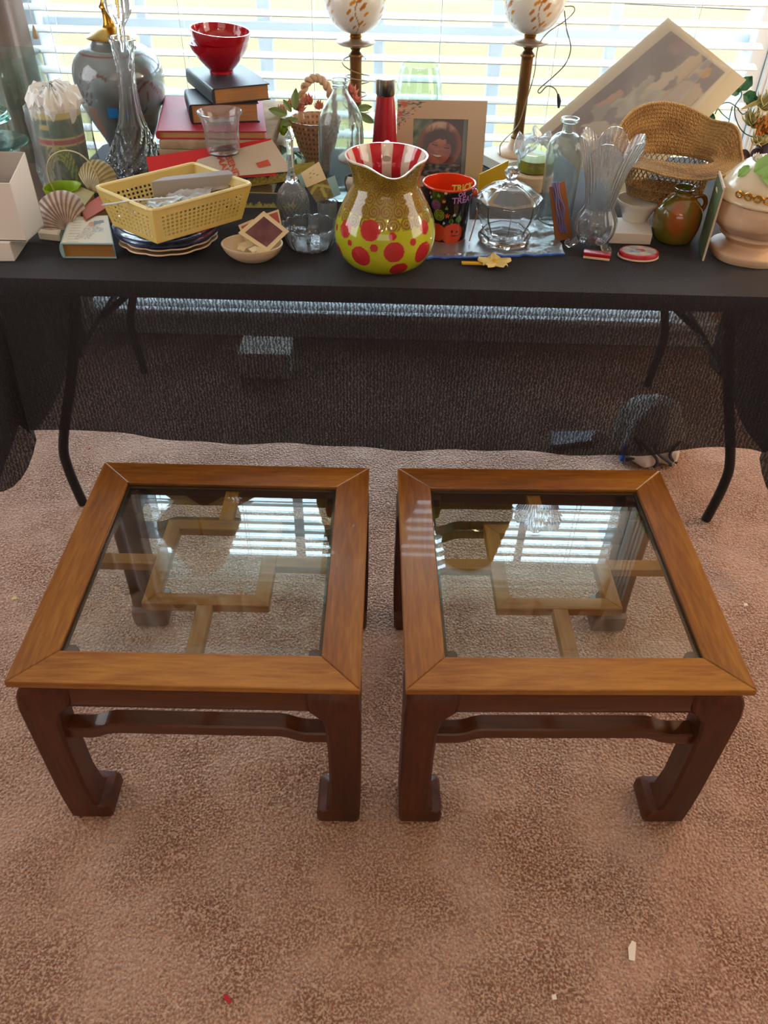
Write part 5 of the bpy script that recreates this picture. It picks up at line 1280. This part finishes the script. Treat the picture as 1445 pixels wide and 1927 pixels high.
def hat_layer(kinds, n=160):
    V = [hatring(k, -PI / 2 + 2 * PI * i / n if -PI / 2 + 2 * PI * i / n <= PI else -PI / 2 + 2 * PI * i / n) for k in kinds for i in range(n)]
    Cc = np.array([mixc(lin('#b08a52'), lin('#7d5a2e'), (.75 if k % 3 == 0 else .1) + .5 * h01(i * .9, k * .8) + .35 * (i % 2) + 1.0 * h01(i * .06, k * .1, 5)) for k in range(len(kinds)) for i in range(n)])
    return V, [(r * n + i, r * n + (i + 1) % n, (r + 1) * n + (i + 1) % n, (r + 1) * n + i) for r in range(len(kinds) - 1) for i in range(n)], Cc
hatT = thing('straw_hat', (hc_[0], Yh, z0h - .117), 'woven tan straw hat lying crown down beneath the art print', 'hat', rotz=0)
def up117(g): return (np.array(g[0]) + np.array([0, 0, .117]),) + tuple(g[1:])
obj('crown', up117(shell(hat_layer(['top0', 'top1', 'top2', 'w1']), .0018)), 'straw_weave', hatT)
# open lattice band of the crown
gs = []
for sg in (1, -1):
    for k in range(44):
        a0_ = 2 * PI * k / 44; pts = []
        for t in np.linspace(0, 1, 7):
            th = a0_ + sg * t * .42; c, s = math.cos(th), math.sin(th); pts.append((np.interp(t, [0, .5, 1], [.098, .1, .102]) * c, np.interp(t, [0, .5, 1], [.066, .069, .071]) * s, -.070 + .060 * t + .117))
        gs.append(tube(pts, .0017, 5, flat=.6))
obj('lattice_band', join(*gs), 'straw', hatT, True)
obj('brim', up117(shell(hat_layer(['w3', 'open'] + list(np.linspace(.04, 1, 34))), .0022)), 'straw_weave', hatT)
edge = [hatring(1.0, th) + np.array([0, 0, .117]) for th in np.linspace(-PI / 2, 3 * PI / 2, 120)]
obj('brim_edge', tube(edge, .0032, 6), 'straw_edge', hatT)
hatT.rotation_euler = (math.radians(-4), math.radians(4), math.radians(6))

# ---- pedestal tureen wrapped in tissue
p = PL(1404, 478); tu = thing('pedestal_tureen', p.P, 'cream ceramic pedestal tureen with flowered lid, wrapped in tissue at the right corner', 'tureen')
bp_ = p.prof([(64, 478), (67, 470), (66, 462), (52, 456), (46, 450), (58, 440), (62, 436), (58, 430), (50, 426)], 4)
obj('pedestal', lathe(bp_, 72, lambda th, r, z: (r * (1 + (.05 * abs(math.cos(2.5 * th)) if z < .03 else 0)), z)), 'bisque', tu)
z0t = bp_[-1][1]; bw = p.prof([(40, 432), (68, 428), (84, 408), (86, 385), (84, 372)], 5); bw = [(r, max(z, z0t)) for r, z in bw[1:]]
obj('tissue_wrap', lathe(bw + [(.0005, bw[-1][1])], 80, lambda th, r, z: (r * (1 + .05 * h01(math.cos(th) * 3, math.sin(th) * 3, z * 30) + .03 * abs(h01(math.cos(th) * 9, math.sin(th) * 9, z * 60))), z)), 'bisque', tu)
zl2 = bw[-1][1]; ld = [(.100, zl2), (.108, zl2 + .004), (.108, zl2 + .010), (.101, zl2 + .02), (.09, zl2 + .042), (.073, zl2 + .064), (.045, zl2 + .082), (.018, zl2 + .089), (.0005, zl2 + .09)]
ldp = spl(ld, 4); obj('lid', lathe(ldp, 64), 'cream_ceramic', tu)
for k in range(9):
    a = -PI / 2 - .95 + k * .2; R = .1035; c = np.array([R * math.cos(a), R * math.sin(a), zl2 + .026]); t = np.array([-math.sin(a), math.cos(a), 0])
    pts = [c + t * (.010 * math.cos(q) * (1 - .06 * q)) + np.array([0, 0, .008 * math.sin(q) * (1 - .06 * q)]) + np.array([math.cos(a), math.sin(a), 0]) * .002 for q in np.linspace(0, 2 * PI * 1.3, 24)]
    obj('gold_scroll', tube(pts, .0022, 6), 'gold_paint', tu)
def onlid(a, r): z = float(np.interp(-r, -ldp[8:, 0], ldp[8:, 1])); return np.array([r * math.cos(a), r * math.sin(a), z])
F_ = -PI / 2
obj('blossom', petals(onlid(F_ - 1.15, .048), .026, 22, rng, curl=.1, w=.8, ring=.55), 'white_ceramic', tu)
obj('blossom', petals(onlid(F_ - .15, .062), .024, 22, rng, curl=.1, w=.8, ring=.55), 'pink_ceramic', tu)
obj('blossom', petals(onlid(F_ - .7, .02), .036, 16, rng, curl=.5, w=.9, ring=.8), 'purple_fabric', tu)
obj('leaf', leaf(onlid(F_ - .95, .072) + np.array([-.004, -.006, .004]), (.8, -.1, .55), .05, .036, (-.2, -1, .8), .1, 1), 'mint_ceramic', tu)
obj('leaf', leaf(onlid(F_ - .7, .078) + np.array([0, -.006, .002]), (.95, -.2, .15), .045, .032, (-.2, -1, .8), .1, 1), 'mint_ceramic', tu)
obj('leaf', leaf(onlid(F_ - 1.3, .064) + np.array([-.004, -.002, .002]), (-.5, -.2, -.5), .03, .016, (-.5, -1, .8), .1, 1), 'mint_ceramic', tu)

# ---- yellow bowl behind, silk flowers with ivy
pv('yellow_bowl', 1376, 348, [(22, 348), (26, 340), (38, 320), (48, 306)], 'yellow_plastic2', 'glossy yellow bowl behind the tip of the straw hat', 'bowl', .003)
p = PL(1432, 335); sf = thing('silk_flowers', p.P, 'dried and silk flower arrangement with curling ivy at the right table end', 'flowers')
Yf = p.P[1]
def fl(x, y, dy=0): return U(x, y, Y=Yf + dy) - p.P
obj('vase', lathe(wall_of(spl([(.03, 0), (.045, .03), (.04, .08), (.03, .1)], 5), .003), 36, close=False), 'dark_purple', sf)
for x, y, r_, m_ in ((1418, 236, .04, 'dry_petal'), (1440, 205, .045, 'dry_petal'), (1428, 272, .035, 'dry_petal'), (1450, 250, .05, 'dry_petal')):
    obj('blossom', petals(fl(x, y), r_, 34, rng, curl=.5, w=.55), m_, sf)
sd = fl(1438, 236, -.03); obj('seed_cluster', join(*[ball(sd + np.array([rng.uniform(-.022, .022), rng.uniform(-.01, .01), rng.uniform(-.022, .022)]), .0045, 6) for _ in range(40)]), 'rust_seed', sf, kind='stuff')
obj('stem', tube(spl([(0, 0, .02), fl(1436, 300), fl(1430, 260)], 5), .003, 6), 'leaf_dark', sf)
for pts in ([(1430, 262), (1400, 250), (1385, 225), (1383, 200), (1395, 180), (1392, 165)], [(1390, 205), (1372, 193), (1355, 198), (1345, 215)], [(1372, 225), (1360, 215), (1352, 205)], [(1400, 185), (1408, 205), (1398, 215), (1388, 205)], [(1378, 200), (1372, 225), (1368, 250)]):
    obj('vine', tube(spl([fl(x, y, .02) for x, y in pts], 6), .0016, 6), 'ivy_green', sf)
for x, y, dx, dz_, L in ((1392, 168, .5, .8, .04), (1398, 178, 1, -.3, .04), (1390, 175, -.7, .3, .03), (1340, 213, -.3, -1, .035), (1345, 205, -.9, .3, .03), (1370, 240, -.2, -1, .045), (1352, 245, 1, -.2, .035), (1405, 190, 1, .3, .03)):
    obj('leaf', leaf(fl(x, y, .02), (dx, -.15, dz_), L, L * .7, (0, -1, .2), .15, 1), 'ivy_green' if L < .042 else 'dry_petal', sf)
obj('pale_leaf', leaf(fl(1395, 205), (.9, -.1, .45), .075, .012, (0, -1, .2), .1), 'dry_petal', sf)
obj('ribbon_bow', join(leaf(fl(1385, 288, -.01), (1, -.1, -.2), .04, .03, (0, -1, .2), .0), leaf(fl(1412, 292, -.01), (.5, -.2, .5), .03, .025, (0, -1, .2), .0)), 'dark_purple', sf)

# ---- things kept under the table, plus an added box for a bright patch
A, B, Cc, D = quad([(1036, 841), (1112, 832), (1120, 812), (1040, 815)], .006)
obj('magazine', prism([q[:2] for q in (A, B, Cc, D)], .0, .012, .001), 'magazine_cover', None, False, world=True, label='pale magazine lying on the carpet under the table', cat='magazine')
c = U(1222, 862, z=0) + np.array([0, .05, 0]); ub = thing('storage_bag', c, 'pale patterned storage bag with blue tab on the carpet under the table', 'bag')
obj('bag_body', lathe(spl([(.0005, .0), (.085, .0), (.105, .03), (.1, .09), (.08, .15), (.04, .18), (.0005, .19)], 5), 48, lambda th, r, z: (r * (1 + .25 * h01(math.cos(th) * 2, math.sin(th) * 2, z * 12)), z), close=False), 'pale_bag', ub)
for k in range(4):
    a0_ = -2.4 + k * .5; pts = [((.108 + .004) * math.cos(a0_ + .35 * math.sin(t * 3 + k)), (.108 + .004) * math.sin(a0_ + .35 * math.sin(t * 3 + k)), .01 + .09 * t) for t in np.linspace(0, 1, 14)]
    obj('dark_band', tube(pts, .005, 6), 'dark_bag', ub)
obj('blue_tab', box((-.098, -.075, .0), (-.086, -.055, .06), .003), 'blue_plastic', ub)
c = U(502, 640, z=.10); obj('sun_patch_box', box((c[0] - .09, c[1] - .1, 0), (c[0] + .09, c[1] + .03, .10), .003), 'white_card', None, False, world=True, label='plain white box added as the bright patch seen dimly through the cloth', cat='box')  # added box, its white top stands in for a sunlit patch

# ---- bits on the carpet
def scrap(px, poly, m, label, z=.0035):
    c = U(*px, z=z); return obj('paper_scrap', prism([(a * .001, b * .001) for a, b in poly], 0, .0012), m, None, False, loc=(c[0], c[1], z), label=label, cat='scrap')
scrap((1189, 1788), [(-9, -16), (1, -18), (10, 12), (4, 16), (-6, 4)], 'scrap_white', 'white paper scrap on the carpet at lower right')
scrap((428, 1880), [(-8, 6), (-2, 8), (8, -4), (4, -8), (-4, -2)], 'scrap_red', 'red crumb on the carpet at the bottom left')
scrap((168, 845), [(-3, -4), (4, -2), (3, 5), (-2, 3)], 'scrap_red', 'tiny red crumb on the carpet behind the left end table')
scrap((27, 1126), [(-6, -5), (6, -3), (4, 6), (-5, 4)], 'scrap_yellow', 'tiny yellow petal scrap left of the left end table')
scrap((1403, 1138), [(-5, -4), (5, -4), (4, 5), (-4, 4)], 'scrap_white', 'tiny white fleck right of the right end table')
scrap((1043, 1877), [(-4, -4), (4, -3), (3, 5), (-4, 3)], 'scrap_white', 'tiny white fleck at the bottom edge of the carpet')
